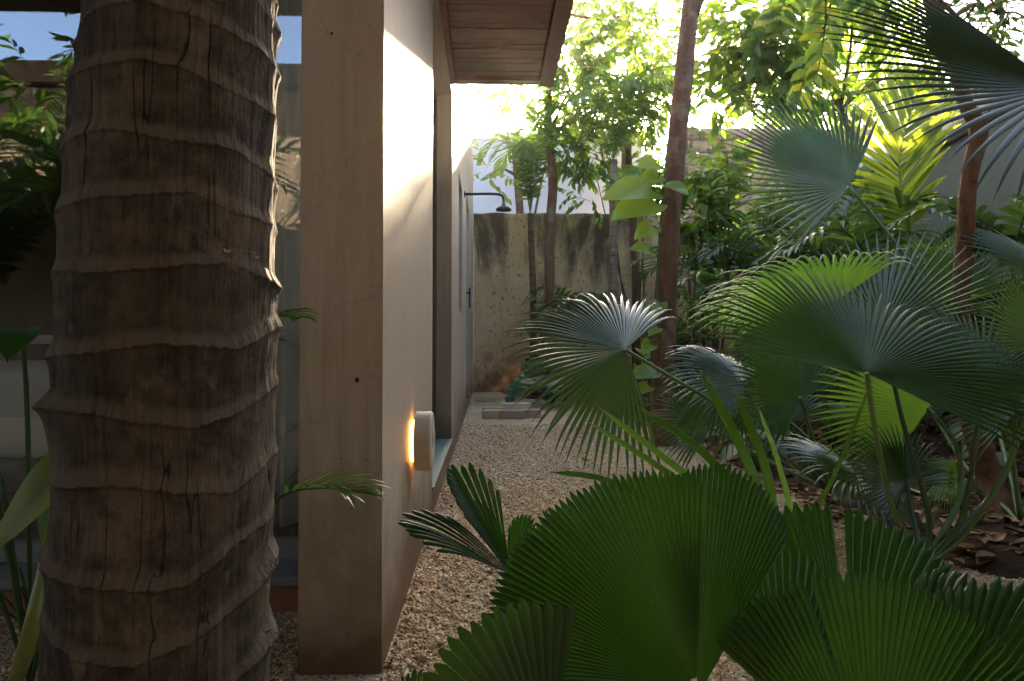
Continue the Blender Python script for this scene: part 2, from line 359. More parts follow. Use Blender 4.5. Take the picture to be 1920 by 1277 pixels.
M['shrub'] = leafmat('shrub_leaf', (0.030, 0.075, 0.018), (0.055, 0.115, 0.028), (0.22, 0.38, 0.03), 0.38, 0.36)
M['pothos'] = leafmat('vine_leaf', (0.14, 0.26, 0.03), (0.19, 0.31, 0.04), (0.42, 0.58, 0.04), 0.45, 0.33, 5, tip0=2.0)
M['monstera'] = leafmat('split_leaf', (0.03, 0.085, 0.04), (0.05, 0.12, 0.05), (0.10, 0.24, 0.04), 0.25, 0.35, tip0=2.0)
M['bananaleaf'] = leafmat('strap_leaf', (0.12, 0.17, 0.02), (0.17, 0.21, 0.025), (0.40, 0.42, 0.03), 0.40, 0.45, 5, tip0=2.0, spec=.2)

# ================================================================== THE SETTING
XW = -0.2015; Y0 = 1.372          # garden face of the house wall, near corner
m = MB(); m.add([(-14, -14, 0), (14, -14, 0), (14, 30, 0), (-14, 30, 0)], [(0, 1, 2, 3)])
gp = m.build('gravel_path', M['gravel']); gp["kind"] = 'structure'; gp["label"] = 'pale beige gravel path between the plaster wall and the planting'

BED = [(1.9, 1.33), (2.8, 1.33), (4.2, 1.30), (7.2, 1.32), (8.2, 0.9), (8.9, 0.36), (10.1, 0.26)]
def bed_x(y):
    if y <= BED[0][0]: return 1.33 + (1.9 - y) * 6
    for (ya, xa), (yb, xb) in zip(BED, BED[1:]):
        if y <= yb: return xa + (xb - xa) * (y - ya) / (yb - ya)
    return BED[-1][1]
nx, ny = 110, 190; V = []; T = []
for j in range(ny):
    y = 1.3 + (10.6 - 1.3) * j / (ny - 1)
    for i in range(nx):
        x = 0.0 + 5.2 * (i / (nx - 1)) ** 1.1
        d = x - bed_x(y) + 0.10 * noise.noise((x * 3, y * 3, 1.0)) + 0.05 * noise.noise((x * 11, y * 11, 4.0))
        z = -0.03 + 0.06 * min(max((d + 0.12) / 0.24, 0), 1) + 0.02 * noise.noise((x * 5, y * 5, 2)) * min(max(d * 4, 0), 1) + 0.03 * min(max(d, 0), 1.5)
        V.append((x, y, z))
for j in range(ny - 1):
    for i in range(nx - 1):
        a = j * nx + i; T.append((a, a + 1, a + nx + 1, a + nx))
def bed_z(x, y):
    d = x - bed_x(y)
    return max(0, -0.03 + 0.06 * min(max((d + 0.12) / 0.24, 0), 1) + 0.02 * noise.noise((x * 5, y * 5, 2)) * min(max(d * 4, 0), 1) + 0.03 * min(max(d, 0), 1.5))
so = link('planting_bed', np_mesh('planting_bed', V, T), M['soil'], None, True); so["kind"] = 'structure'; so["label"] = 'dark soil planting bed covered with fallen leaves'

# loose pebbles on the gravel sheet (too many and too small to pick apart)
rs = np.random.RandomState(3)
N = 62000
yy = 1.15 + 4.6 * rs.rand(N) ** 1.9; xx = np.where(rs.rand(N) < 0.86, XW + 0.004 + 1.75 * rs.rand(N), -1.2 + 0.85 * rs.rand(N))
ok = ((xx < np.array([bed_x(v) for v in yy]) + 0.06)) & ~((xx < XW + 0.004) & (xx > -0.365) & (yy > Y0 - 0.004)) & ~((xx < -0.36) & (yy > 1.66))
xx, yy = xx[ok], yy[ok]; N = len(xx)
s = (0.0020 + 0.0026 * rs.rand(N)) * (0.85 + 0.14 * yy) * np.where(rs.rand(N) < .05, 1.8, 1.0)
octa = np.array([(1, 0, 0), (-1, 0, 0), (0, 1, 0), (0, -1, 0), (0, 0, 1), (0, 0, -1)], float)
ang = rs.rand(N) * 6.283; sc3 = np.stack([s * (0.8 + 0.9 * rs.rand(N)), s * (0.8 + 0.5 * rs.rand(N)), s * (0.55 + 0.5 * rs.rand(N))], 1)
vv = octa[None] * sc3[:, None] + 0.25 * s[:, None, None] * (rs.rand(N, 6, 3) - 0.5)
ca, sa = np.cos(ang)[:, None], np.sin(ang)[:, None]
tl = (rs.rand(N)[:, None] - 0.5) * 0.9
v2 = np.stack([vv[..., 0] * ca - vv[..., 1] * sa, vv[..., 0] * sa + vv[..., 1] * ca, vv[..., 2] + tl * vv[..., 0]], -1)
v2 += np.stack([xx, yy, s * 0.45], 1)[:, None]
of = np.array([(0, 2, 4), (2, 1, 4), (1, 3, 4), (3, 0, 4), (2, 0, 5), (1, 2, 5), (3, 1, 5), (0, 3, 5)])
T = (of[None] + 6 * np.arange(N)[:, None, None]).reshape(-1, 3)
pb = link('pebbles', np_mesh('pebbles', v2.reshape(-1, 3), T, np.repeat(rs.rand(N), 6)), M['pebble']); pb["kind"] = 'stuff'; pb["label"] = 'loose beige pebbles scattered over the gravel path'

# ------------------------------------------------------------------ house
house = thing('house', 'pale plaster house with tall recessed window and wooden eave at left', 'house', (-0.28, 2.0, 0))
def wall_cells(name, x0, x1, ys, zs, hole, mat, parent):
    m = MB(); ny_, nz_ = len(ys) - 1, len(zs) - 1
    solid = lambda j, k: 0 <= j < ny_ and 0 <= k < nz_ and not hole(j, k)
    for j in range(ny_):
        for k in range(nz_):
            if not solid(j, k): continue
            a, b, c, d = ys[j], ys[j + 1], zs[k], zs[k + 1]
            m.add([(x1, a, c), (x1, b, c), (x1, b, d), (x1, a, d)], [(0, 1, 2, 3)])
            m.add([(x0, a, c), (x0, b, c), (x0, b, d), (x0, a, d)], [(3, 2, 1, 0)])
            if not solid(j - 1, k): m.add([(x0, a, c), (x1, a, c), (x1, a, d), (x0, a, d)], [(0, 1, 2, 3)])
            if not solid(j + 1, k): m.add([(x0, b, c), (x1, b, c), (x1, b, d), (x0, b, d)], [(3, 2, 1, 0)])
            if not solid(j, k - 1): m.add([(x0, a, c), (x1, a, c), (x1, b, c), (x0, b, c)], [(3, 2, 1, 0)])
            if not solid(j, k + 1): m.add([(x0, a, d), (x1, a, d), (x1, b, d), (x0, b, d)], [(0, 1, 2, 3)])
    me = bpy.data.meshes.new(name); me.from_pydata(m.v, [], m.f)
    bm = bmesh.new(); bm.from_mesh(me); bmesh.ops.remove_doubles(bm, verts=bm.verts, dist=1e-5)
    bmesh.ops.dissolve_limit(bm, angle_limit=0.01, verts=bm.verts, edges=bm.edges)
    bmesh.ops.bevel(bm, geom=[e for e in bm.edges if len(e.link_faces) == 2 and e.calc_face_angle(0) > 0.6], offset=0.004, segments=2, affect='EDGES')
    bm.to_mesh(me); bm.free()
    return link(name, me, mat, parent)
ys = [Y0, 2.61, 4.0, 4.97, 5.68, 6.75, 7.75, 10.0]; zs = [-0.05, 0.07, 0.1, 0.89, 1.86, 2.05, 2.1, 3.25]
def hole(j, k):
    zc = (zs[k] + zs[k + 1]) / 2
    return (j == 1 and 0.1 < zc < 2.05) or (j == 3 and 0.89 < zc < 1.86) or (j == 5 and 0.07 < zc < 2.1)
wall_ = None
wall = wall_cells('wall', -0.36, XW, ys, zs, hole, M['plaster'], house)
m = MB(); m.box(-0.30, XW + 0.006, 2.614, 3.996, 0.10, 0.112); m.build('window_sill', M['teal'], house, bevel=0.002)
def window(y0, y1, z0, z1, xf, fw, mull=()):
    m = MB(); x0, x1 = xf - 0.03, xf
    m.box(x0, x1, y0, y0 + fw, z0, z1); m.box(x0, x1, y1 - fw, y1, z0, z1)
    m.box(x0, x1, y0 + fw, y1 - fw, z0, z0 + fw); m.box(x0, x1, y0 + fw, y1 - fw, z1 - fw, z1)
    for ym in mull: m.box(x0 + .003, x1 - .003, ym, ym + fw, z0 + fw, z1 - fw)
    fr = m.build('window', M['frame'], house, bevel=0.002)
    p = MB(); p.box(xf - 0.018, xf - 0.012, y0 + fw * .8, y1 - fw * .8, z0 + fw * .8, z1 - fw * .8); p.build('pane', M['glass'], fr)
window(2.616, 3.994, 0.114, 2.046, -0.285, 0.045, (3.3,))
window(4.974, 5.676, 0.894, 1.856, -0.285, 0.035)
m = MB(); m.box(-0.275, -0.245, 6.755, 7.745, 0.075, 2.095); dr = m.build('door', M['plaster'], house, bevel=0.003)
m = MB(); m.box(-0.2455, -0.237, 6.84, 6.88, 0.98, 1.24)
m.tube([(-0.24, 6.86, 1.15), (-0.165, 6.86, 1.15)], 0.011, 10); m.tube([(-0.172, 6.85, 1.15), (-0.172, 6.98, 1.15)], 0.010, 10)
m.tube([(-0.172, 6.86, 1.20), (-0.172, 6.86, 1.00)], 0.008, 8)
m.build('door_handle', M['darkmetal'], dr)
for (px, py, rr_) in ((670, 712, .0045), (622, 63, .003), (688, 862, .0016), (640, 860, .0014), (594, 905, .0014)):
    q = P(px, py, Y0); m = MB(); m.lathe([(rr_, 0), (rr_ * .9, .0006)], (q.x, Y0 - .0003, q.z), (0, -1, 0), 9)
    for i, v in enumerate(m.v): m.v[i] = (v[0] + rnd.uniform(-.25, .25) * rr_, v[1], v[2] + rnd.uniform(-.25, .25) * rr_)
    m.build('tie_hole', M['darkmetal'], house)
# wooden eave
m = MB(); m.box(-0.359, 0.345, 0.9, 3.80, 2.075, 2.22); roof = m.build('eave', M['darkwood'], house)
y = 0.95; k = 0
while y < 3.72:
    m = MB(); dz = rnd.uniform(-.0015, .0015); m.box(XW + 0.032, 0.275, y, y + 0.0525, 2.056 + dz, 2.074)
    m.build('plank', M['planks'], roof, bevel=0.002); y += 0.0555; k += 1
m = MB(); m.box(0.278, 0.352, 0.9, 3.80, 2.030, 2.0745); m.build('fascia', M['planks'], roof, bevel=0.002)
m = MB(); m.box(XW + 0.031, 0.277, 3.735, 3.80, 2.035, 2.0745); m.build('fascia', M['planks'], roof, bevel=0.002)
m = MB(); m.box(XW + 0.002, XW + 0.030, 0.95, 3.80, 2.034, 2.0745); m.build('cornice', M['planks'], roof, bevel=0.002)
# terrace side: eave, step, sliding glass door, room
m = MB(); m.box(-6, -0.50, 0.62, 1.80, 2.06, 2.2); m.build('eave', M['darkwood'], house)
m = MB(); m.box(-6, -0.362, 1.80, 1.95, 2.052, 3.2); m.build('wall', M['plaster'], house)
m = MB(); m.box(-6, -0.362, 1.70, 1.98, -0.02, 0.062); stp = m.build('step', M['terracotta'], house, bevel=0.004)
x = -6.0
while x < -0.4:
    x2 = min(x + 0.40, -0.363); m = MB(); m.box(x, x2 - 0.004, 1.688, 1.985, 0.063, 0.084); m.build('tile', M['greystone'], stp, bevel=0.003); x += 0.40
gd = MB(); gd.box(-5.9, -0.363, 1.83, 1.88, 0.0845, 0.13); gd.box(-5.9, -0.363, 1.83, 1.88, 1.99, 2.051)
gd.box(-5.9, -0.363, 1.835, 1.875, 0.63, 0.652); gd.box(-0.40, -0.364, 1.836, 1.874, 0.131, 1.989); gd.box(-2.2, -2.15, 1.836, 1.874, 0.131, 1.989)
gdo = gd.build('glass_door', M['greyframe'], house)
m = MB(); m.box(-5.88, -0.41, 1.853, 1.858, 0.128, 0.632); m.build('pane', M['glass'], gdo)
m = MB(); m.box(-5.88, -0.41, 1.853, 1.858, 0.651, 1.992); m.build('pane', M['glass'], gdo)
m = MB(); m.box(-6, -0.362, 1.99, 7.5, 0.02, 0.083); m.build('floor', M['darkwood'], house)
m = MB(); m.box(-6, -0.362, 7.4, 7.5, 0.084, 2.5); m.build('wall', M['room'], house)
m = MB(); m.box(-6.1, -6.0, 1.7, 7.5, -0.02, 3.2); m.build('wall', M['plaster'], house)
m = MB(); m.box(-6, -0.362, 1.96, 7.39, 2.3, 2.4); m.build('ceiling', M['room'], house)
# curtain behind the glass
V = []; T = []; nc = 150
for i in range(nc):
    x = -0.95 + (0.95 - 0.365) * i / (nc - 1)
    for k, z in enumerate((0.135, 0.6, 1.2, 1.99)):
        y_ = 1.975 + 0.022 * math.sin(x * 130 + 1.3 * math.sin(x * 31)) * (1.15 - 0.2 * k) + 0.012 * math.sin(x * 57 + k)
        V.append((x, y_, z))
for i in range(nc - 1):
    for k in range(3): a = i * 4 + k; T.append((a, a + 4, a + 5, a + 1))
cu = link('curtain', np_mesh('curtain', V, T), M['curtain'], None, True)
sm = cu.modifiers.new('thick', 'SOLIDIFY'); sm.thickness = 0.002
tag(cu, 'white pleated curtain hanging behind the glass door beside the plaster pillar', 'curtain')
# bed in the room
bed = thing('bed', 'low dark wood bed with white bedding behind the glass at left', 'bed', (-2.2, 3.4, 0.084))
m = MB(); m.box(-3.4, -1.25, 2.42, 4.5, 0.13, 0.25); m.build('bed_frame', M['darkwood'], bed, bevel=0.01)
for (a, b) in ((-3.3, 2.5), (-1.4, 2.5), (-3.3, 4.35), (-1.4, 4.35)):
    m = MB(); m.box(a, a + .07, b, b + .07, 0.084, 0.131); m.build('leg', M['darkwood'], bed)
m = MB(); m.box(-3.36, -1.30, 2.40, 4.46, 0.251, 0.545); m.build('mattress', M['sheet'], bed, True, bevel=0.05, bseg=4)

# wall lamp: round plaster disc standing off the wall with a lit gap behind
ly, lz = 1.91, 0.372
lamp = thing('wall_lamp', 'round plaster wall lamp glowing orange behind, low on the wall', 'lamp', (XW, ly, lz))
m = MB(); m.lathe([(0.055, 0.0), (0.055, 0.010)], (XW + .0005, ly, lz), (1, 0, 0), 32); m.build('light_ring', M['glow'], lamp)
m = MB(); m.lathe([(0.070, 0.0105), (0.078, 0.012), (0.078, 0.052), (0.074, 0.056), (0.030, 0.056), (0.027, 0.054), (0.024, 0.040)], (XW, ly, lz), (1, 0, 0), 72)
m.build('disc', M['lamp'], lamp)
# shower
shw = thing('shower', 'dark metal shower arm and head sticking out of the house wall', 'shower', (XW, 6.1, 1.94))
m = MB(); m.lathe([(0.03, 0), (0.03, 0.008)], (XW, 6.1, 1.94), (1, 0, 0), 16); m.build('flange', M['darkmetal'], shw)
m = MB(); m.tube(smooth_path([(XW + .008, 6.1, 1.94), (XW + .2, 6.1, 1.945), (XW + .30, 6.1, 1.94), (XW + .335, 6.1, 1.915), (XW + .34, 6.1, 1.86)], 14), 0.012, 10); m.build('arm', M['darkmetal'], shw, True)
m = MB(); m.lathe([(0.012, 0.06), (0.018, 0.03), (0.05, 0.015), (0.068, 0.0), (0.068, -0.014), (0.0, -0.014)][::-1], (XW + .34, 6.1, 1.815), (0, 0, 1), 24); m.build('shower_head', M['darkmetal'], shw, True)

# ------------------------------------------------------------------ walls around
def bumpy_wall(name, x0, x1, y, th, z0, z1, mat, amp, parent=None, seed=0, nx=90, nz=40):
    V = []; T = []
    for k in range(nz):
        for i in range(nx):
            x = x0 + (x1 - x0) * i / (nx - 1); z = z0 + (z1 - z0) * k / (nz - 1)
            d = amp * (noise.noise((x * 1.2, z * 1.2, seed)) + 0.6 * noise.noise((x * 5, z * 5, seed + 3)))
            d -= 0.05 * max(0, 1 - z / 0.32) * (0.4 + abs(noise.noise((x * 7, z * 12, 5)))) * (1 if amp > 0.006 else 0)
            zz = z + (amp * 1.5 * noise.noise((x * 4, 0, seed)) if k == nz - 1 else 0)
            V.append((x, y - d if False else y + d, zz))
    for k in range(nz - 1):
        for i in range(nx - 1):
            a = k * nx + i; T.append((a, a + 1, a + nx + 1, a + nx))
    b = len(V); top = [(nz - 1) * nx + i for i in range(nx)]
    for i in top: V.append((V[i][0], y + th, V[i][2]))
    for i in range(nx - 1): T.append((top[i], top[i + 1], b + i + 1, b + i))
    c = len(V)
    for i in range(nx): V.append((V[top[i]][0], y + th, z0))
    for i in range(nx - 1): T.append((b + i, b + i + 1, c + i + 1, c + i))
    return link(name, np_mesh(name, V, T), mat, parent, False)
sw = bumpy_wall('garden_wall', XW + 0.003, 4.95, 10.0, 0.18, -0.05, 2.52, M['stained'], 0.012)
tag(sw, 'old beige garden wall with black mould streaks at the path end', 'wall')
nb_ = thing('neighbour_building', 'pale blue building rising behind the stained garden wall', 'building', (-1, 12.6, 0))
m = MB(); m.box(-9, 2.75, 12.5, 13.5, 0, 4.30); m.build('wall', M['bluewall'], nb_, bevel=0.02)
m = MB(); m.box(-9, 2.80, 12.46, 13.5, 4.302, 4.42); m.build('parapet', M['bluewall'], nb_, bevel=0.02)
# block wall
bw = thing('block_wall', 'tall bare concrete block wall behind the fan palms', 'wall', (5, 11.2, 0))
m = MB(); m.box(2.9, 9, 11.06, 11.2, 0, 4.06); m.build('mortar', M['rock'], bw)
bmesh_cache = []
for v in range(6):
    m = MB(); m.box(-0.192, 0.192, 0, 0.05, -0.092, 0.092); me = bpy.data.meshes.new('block'); me.from_pydata(m.v, [], m.f)
    bm = bmesh.new(); bm.from_mesh(me); bmesh.ops.bevel(bm, geom=bm.edges[:], offset=0.010, segments=1, affect='EDGES')
    for q in bm.verts: q.co += Vector((rnd.uniform(-.004, .004), rnd.uniform(-.003, .003), rnd.uniform(-.004, .004)))
    bm.to_mesh(me); bm.free(); me.materials.append(M['block']); bmesh_cache.append(me)
for r in range(13):
    z = 4.10 - 0.1 - 0.203 * r
    for c in range(15):
        x = 2.95 + 0.2 + 0.402 * c + (0.2 if r % 2 else 0)
        o = bpy.data.objects.new('block', bmesh_cache[rnd.randrange(6)]); COL.objects.link(o); o.parent = bw
        o.location = (x - 5, 11.035 - 11.2 + rnd.uniform(-.006, .006), z); o.rotation_euler = (rnd.uniform(-.006, .006), rnd.uniform(-.004, .004), rnd.uniform(-.006, .006))
# right side wall with a bent metal sheet on top
XR = 4.0
gw = thing('side_wall', 'grey green painted side wall topped with bent metal sheet at right', 'wall', (XR, 6, 0))
m = MB(); m.box(XR, XR + 0.2, 1.0, 10.3, 0, 2.46); m.build('wall', M['greywall'], gw, bevel=0.01)
V = []; T = []; ng = 60
for i in range(ng):
    y = 2.0 + 7.2 * i / (ng - 1); wv = 0.03 * noise.noise((y * 1.6, 0, 0)) + 0.02 * noise.noise((y * 5, 1, 0))
    lo = 2.40 + 0.05 * noise.noise((y * 0.9, 3, 0)) + 0.03 * abs(noise.noise((y * 2.7, 5, 0)))
    V += [(XR - 0.02 + wv * .8 - 0.02, y, lo), (XR - 0.012 + wv * .4, y, lo + 0.17), (XR - 0.008, y, 2.83), (XR + 0.22, y, 2.86)]
for i in range(ng - 1):
    for k in range(3): a = i * 4 + k; T.append((a, a + 4, a + 5, a + 1))
fl = link('flashing', np_mesh('flashing', V, T), M['metalcap'], gw, True)
sm = fl.modifiers.new('thick', 'SOLIDIFY'); sm.thickness = 0.003
m = MB(); m.box(XR + 0.02, XR + 0.18, 1.0, 10.3, 2.461, 2.81); m.build('coping', M['greywall'], gw)
# rubble retaining wall along the right
rw = thing('retaining_wall', 'low rubble stone retaining wall behind the palms at right', 'wall', (3.4, 5, 0))
m = MB(); m.box(3.42, 3.99, 2.0, 9.6, -0.05, 1.04); m.build('fill', M['soil'], rw)
for r in range(7):
    y = 2.2 + rnd.uniform(0, .2)
    while y < 9.4:
        L = rnd.uniform(.16, .34); h = rnd.uniform(.12, .165); z = 0.06 + r * 0.158
        bm = bmesh.new(); bmesh.ops.create_icosphere(bm, subdivisions=1, radius=1)
        for q in bm.verts:
            n3 = noise.noise_vector(q.co * 1.7 + Vector((y * 9, r * 5, 0)))
            c = q.co; c = Vector([math.copysign(abs(t) ** 0.6, t) for t in c]) + n3 * 0.18
            q.co = Vector((c.x * 0.11, c.y * L * 0.54, c.z * h * 0.56))
        me = bpy.data.meshes.new('stone'); bm.to_mesh(me); bm.free()
        o = link('stone', me, M['rock'], rw); o.location = (3.40 - 3.4 + rnd.uniform(-.02, .02), y + L / 2 - 5, z)
        y += L * 0.96
# behind the camera: what the glass door mirrors
rwall = bumpy_wall('rear_wall', -9, -0.6, -2.75, -0.2, -0.05, 2.95, M['rearwall'], 0.01, None, 9, 60, 30)
tag(rwall, 'rough sunlit wall behind the viewer, mirrored in the glass door', 'wall')
m = MB(); m.box(-9, -0.6, -3.0, -2.66, 2.97, 3.16); cp = m.build('wall_coping', M['darkwood']); tag(cp, 'brown coping beam mirrored above the rough wall in the glass', 'beam')

tr_ = thing('unseen_shade_roof', 'unseen dark roof added over the viewer to cut the sky light', 'roof', (2, -2, 0))  # unseen roof added to hold sky light off the near plants
m = MB(); m.box(-0.42, 7.0, -4.5, 0.12, 2.62, 2.74); m.build('shade_slab', M['darkwood'], tr_)
m = MB(); m.box(0.55, 7.0, 0.121, 1.25, 2.62, 2.74); m.build('shade_slab', M['darkwood'], tr_)
m = MB(); m.box(-6.0, -0.425, -2.62, 0.55, 3.62, 3.74); m.build('shade_slab', M['darkwood'], tr_)  # higher unseen slab, added to darken the trunk and pillar fronts
m = MB(); m.box(-0.419, -0.40, -2.62, 0.12, 2.745, 3.62); m.build('fascia', M['darkwood'], tr_)  # belongs to the added roof, between its low and high slabs
m = MB(); m.box(-0.58, 7.0, -3.1, -3.0, 0, 2.619); m.build('shade_panel', M['darkwood'], tr_)  # unseen panel added to keep the bright horizon out of leaf reflections
for (x, y) in ((-0.36, -2.2), (3.4, 0.0), (6.8, 0.0)):
    m = MB(); m.box(x, x + .10, y, y + .10, 0, 2.619); m.build('shade_post', M['darkwood'], tr_, bevel=.006)
# ------------------------------------------------------------------ paver bricks
def brick(cx, cy, L, Wd, H, rot, mat, label, z=0.0):
    m = MB(); m.box(-L / 2, L / 2, -Wd / 2, Wd / 2, 0, H); o = m.build('paver_brick', M[mat], None, bevel=0.006)
    for q in o.data.vertices: q.co += Vector((rnd.uniform(-.003, .003), rnd.uniform(-.003, .003), rnd.uniform(-.002, .002)))
    o.location = (cx, cy, z); o.rotation_euler = (0, 0, R_(rot)); tag(o, label, 'brick', 'paver bricks on the gravel')
def bpx(px, py): q = G(px, py); return q.x, q.y
x, y = bpx(912, 754); brick(x, y + .06, 0.23, 0.12, 0.062, 2, 'brick', 'single beige paver brick lying alone nearest the stained wall')
x, y = bpx(923, 786); brick(x, y + .06, 0.175, 0.12, 0.075, 3, 'brick', 'beige paver brick at the left end of the front row')
x, y = bpx(959, 786); brick(x, y + .06, 0.215, 0.12, 0.072, -1, 'brickgrey', 'grey paver brick in the middle of the front row')
x, y = bpx(995, 784); brick(x, y + .06, 0.18, 0.12, 0.072, 4, 'brickgrey', 'grey paver brick at the right end of the front row')
x, y = bpx(925, 776); brick(x, y + .09, 0.19, 0.12, 0.055, 6, 'brick', 'brown paver brick tucked behind the front row at left')
x, y = bpx(969, 774); brick(x, y + .10, 0.28, 0.13, 0.085, -3, 'brickpale', 'cream paver brick behind the front row of bricks')

# ------------------------------------------------------------------ garden spotlights on the stained wall
def spot(px, py, Y, label, vis=True):
    p = P(px, py, Y); t = thing('garden_light', label, 'light', (p.x, p.y, 0.0), 'small garden lights')
    m = MB(); m.box(p.x - .045, p.x + .045, p.y - .05, p.y + .05, p.z - .02, p.z + .12); m.build('housing', M['darkmetal'], t, bevel=0.005)
    m = MB(); m.tube([(p.x, p.y + .02, 0), (p.x, p.y + .02, p.z - .02)], 0.012, 8); m.build('spike', M['darkmetal'], t)
    m = MB(); m.lathe([(0.032, 0), (0.032, 0.006)], (p.x - .005, p.y - .01, p.z - .0275), (0, 0, 1), 16); m.build('lens', M['glow2'], t)
spot(990, 688, 9.75, 'small black garden light glowing by the thin palm at the wall')
spot(1156, 700, 9.6, 'small black garden light half hidden behind the drooping fan leaf')

# ================================================================== PLANTS
def vnorm(a): return a / np.maximum(np.linalg.norm(a, axis=-1, keepdims=True), 1e-9)
def leaves_mesh(name, B, D, Nn, L, wr=0.2, fold=0.12, curl=0.15):
    B, D, Nn = map(lambda q: np.asarray(q, float), (B, D, Nn)); L = np.asarray(L, float)[:, None]
    D = vnorm(D); S = vnorm(np.cross(D, Nn)); Nn = np.cross(S, D); n = len(B)
    w = L * wr
    vs = np.stack([B, B + D * L * .3 + S * w + Nn * w * fold * 2, B + D * L * .3 - S * w + Nn * w * fold * 2, B + D * L * .42 - Nn * L * curl * .12,
                   B + D * L * .68 + S * w * .78 + Nn * (w * fold * 2 - L * curl * .45), B + D * L * .68 - S * w * .78 + Nn * (w * fold * 2 - L * curl * .45), B + D * L - Nn * L * curl], 1)
    f = np.array([(0, 3, 1), (0, 2, 3), (3, 4, 1), (3, 6, 4), (3, 5, 6), (3, 2, 5)])
    T = (f[None] + 7 * np.arange(n)[:, None, None]).reshape(-1, 3)
    at = np.tile(np.array([0, .3, .3, .4, .6, .6, .9]), n)
    return np_mesh(name, vs.reshape(-1, 3), T, at)

def fan_mesh(hub, u, n, span, N, R, fuse=0.5, pleat=0.35, droop=0.4, fold=0.0, taper=1.3, seed=0, splits=(), edge=0.25, K=12, ruffle=0.0, drstart=0.45, lvar=0.05, tooth=False, wob=0.04):
    r = random.Random(seed); u = Vector(u).normalized(); n = Vector(n); n = (n - u * n.dot(u)).normalized(); v = n.cross(u)
    span = R_(span); dth = span / N; hub = Vector(hub); V = []; T = []; A = []
    gap = 0.0; nsp = len(splits); offs = []
    for i in range(N):
        f_ = (i + 0.5) / N; offs.append(sum(0.5 * (1 if f_ > s_ else -1) * a_ for s_, a_ in splits))
    down = Vector((0, 0, -1))
    for i in range(N):
        th = -span / 2 + (i + 0.5) * dth + R_(offs[i]); q = abs(th) / (span / 2)
        Ln = R * (1 - edge * q * q) * (1 + r.uniform(-lvar, lvar))
        hw = math.tan(dth / 2) * math.sqrt(1 + (fold * math.cos(th)) ** 2 + (9 * ruffle * math.cos(th * 9 + seed)) ** 2)
        el = fold * abs(math.sin(th)) + ruffle * math.sin(th * 9 + seed)
        d = (u * math.cos(th) + v * math.sin(th) + n * el).normalized()
        s_ = (v * math.cos(th) - u * math.sin(th)); s_ = (s_ - d * s_.dot(d)).normalized()
        p = hub.copy(); dr = droop * (1.0 if tooth else r.uniform(0.7, 1.35)); tw = 0.0 if tooth else r.uniform(-wob, wob); base = len(V)
        ts = [0.015] + [k / K for k in range(1, K + 1)]
        if tooth: ts = [0.03] + [fuse * k / (K - 2) for k in range(1, K - 1)] + [fuse + (1 - fuse) * .5, 1.0]
        tp = 0; first = True
        for t in ts:
            dt = t - tp; tp = t
            g = max(0.0, (t - drstart) / (1 - drstart))
            d = (d + down * dr * g * dt * 2.2 + s_ * tw * g * dt * 4).normalized()
            s2 = (s_ - d * s_.dot(d)).normalized(); nn = d.cross(s2)
            p = p + d * (Ln * dt); rr = t * Ln
            wmax = fuse * Ln * hw
            if t <= fuse: wd = rr * hw
            elif tooth: wd = wmax * (1 - 0.72 * (t - fuse) / (1 - fuse))
            else: wd = wmax * max(0.03, (1 - ((t - fuse) / (1 - fuse)) ** taper)) * 0.97
            V += [p - s2 * wd - nn * wd * pleat, p + nn * wd * pleat, p + s2 * wd - nn * wd * pleat]; A += [t] * 3
        K1 = len(ts)
        for k in range(K1 - 1):
            a = base + k * 3; T += [(a, a + 1, a + 4, a + 3), (a + 1, a + 2, a + 5, a + 4)]
    return np_mesh('leaf', [tuple(x) for x in V], T, A)

def fan_leaf(parent, hub, tip, n, span, N, R=None, mat='fan', pet=None, pr=(0.006, 0.009), petmat='petiole', **kw):
    hub = P(*hub); tp = P(*tip); u = tp - hub
    if R is None: R = u.length
    o = link('leaf', fan_mesh(hub, u, n, span, N, R, **kw), M[mat], parent)
    if pet:
        pts = smooth_path([P(*q) if len(q) == 3 and not isinstance(q, Vector) else q for q in pet], 18)
        m = MB(); rad = [pr[0] + (pr[1] - pr[0]) * i / 18 for i in range(19)]
        m.tube(pts, rad, 8); m.build('petiole', M[petmat], o, True)
    return o

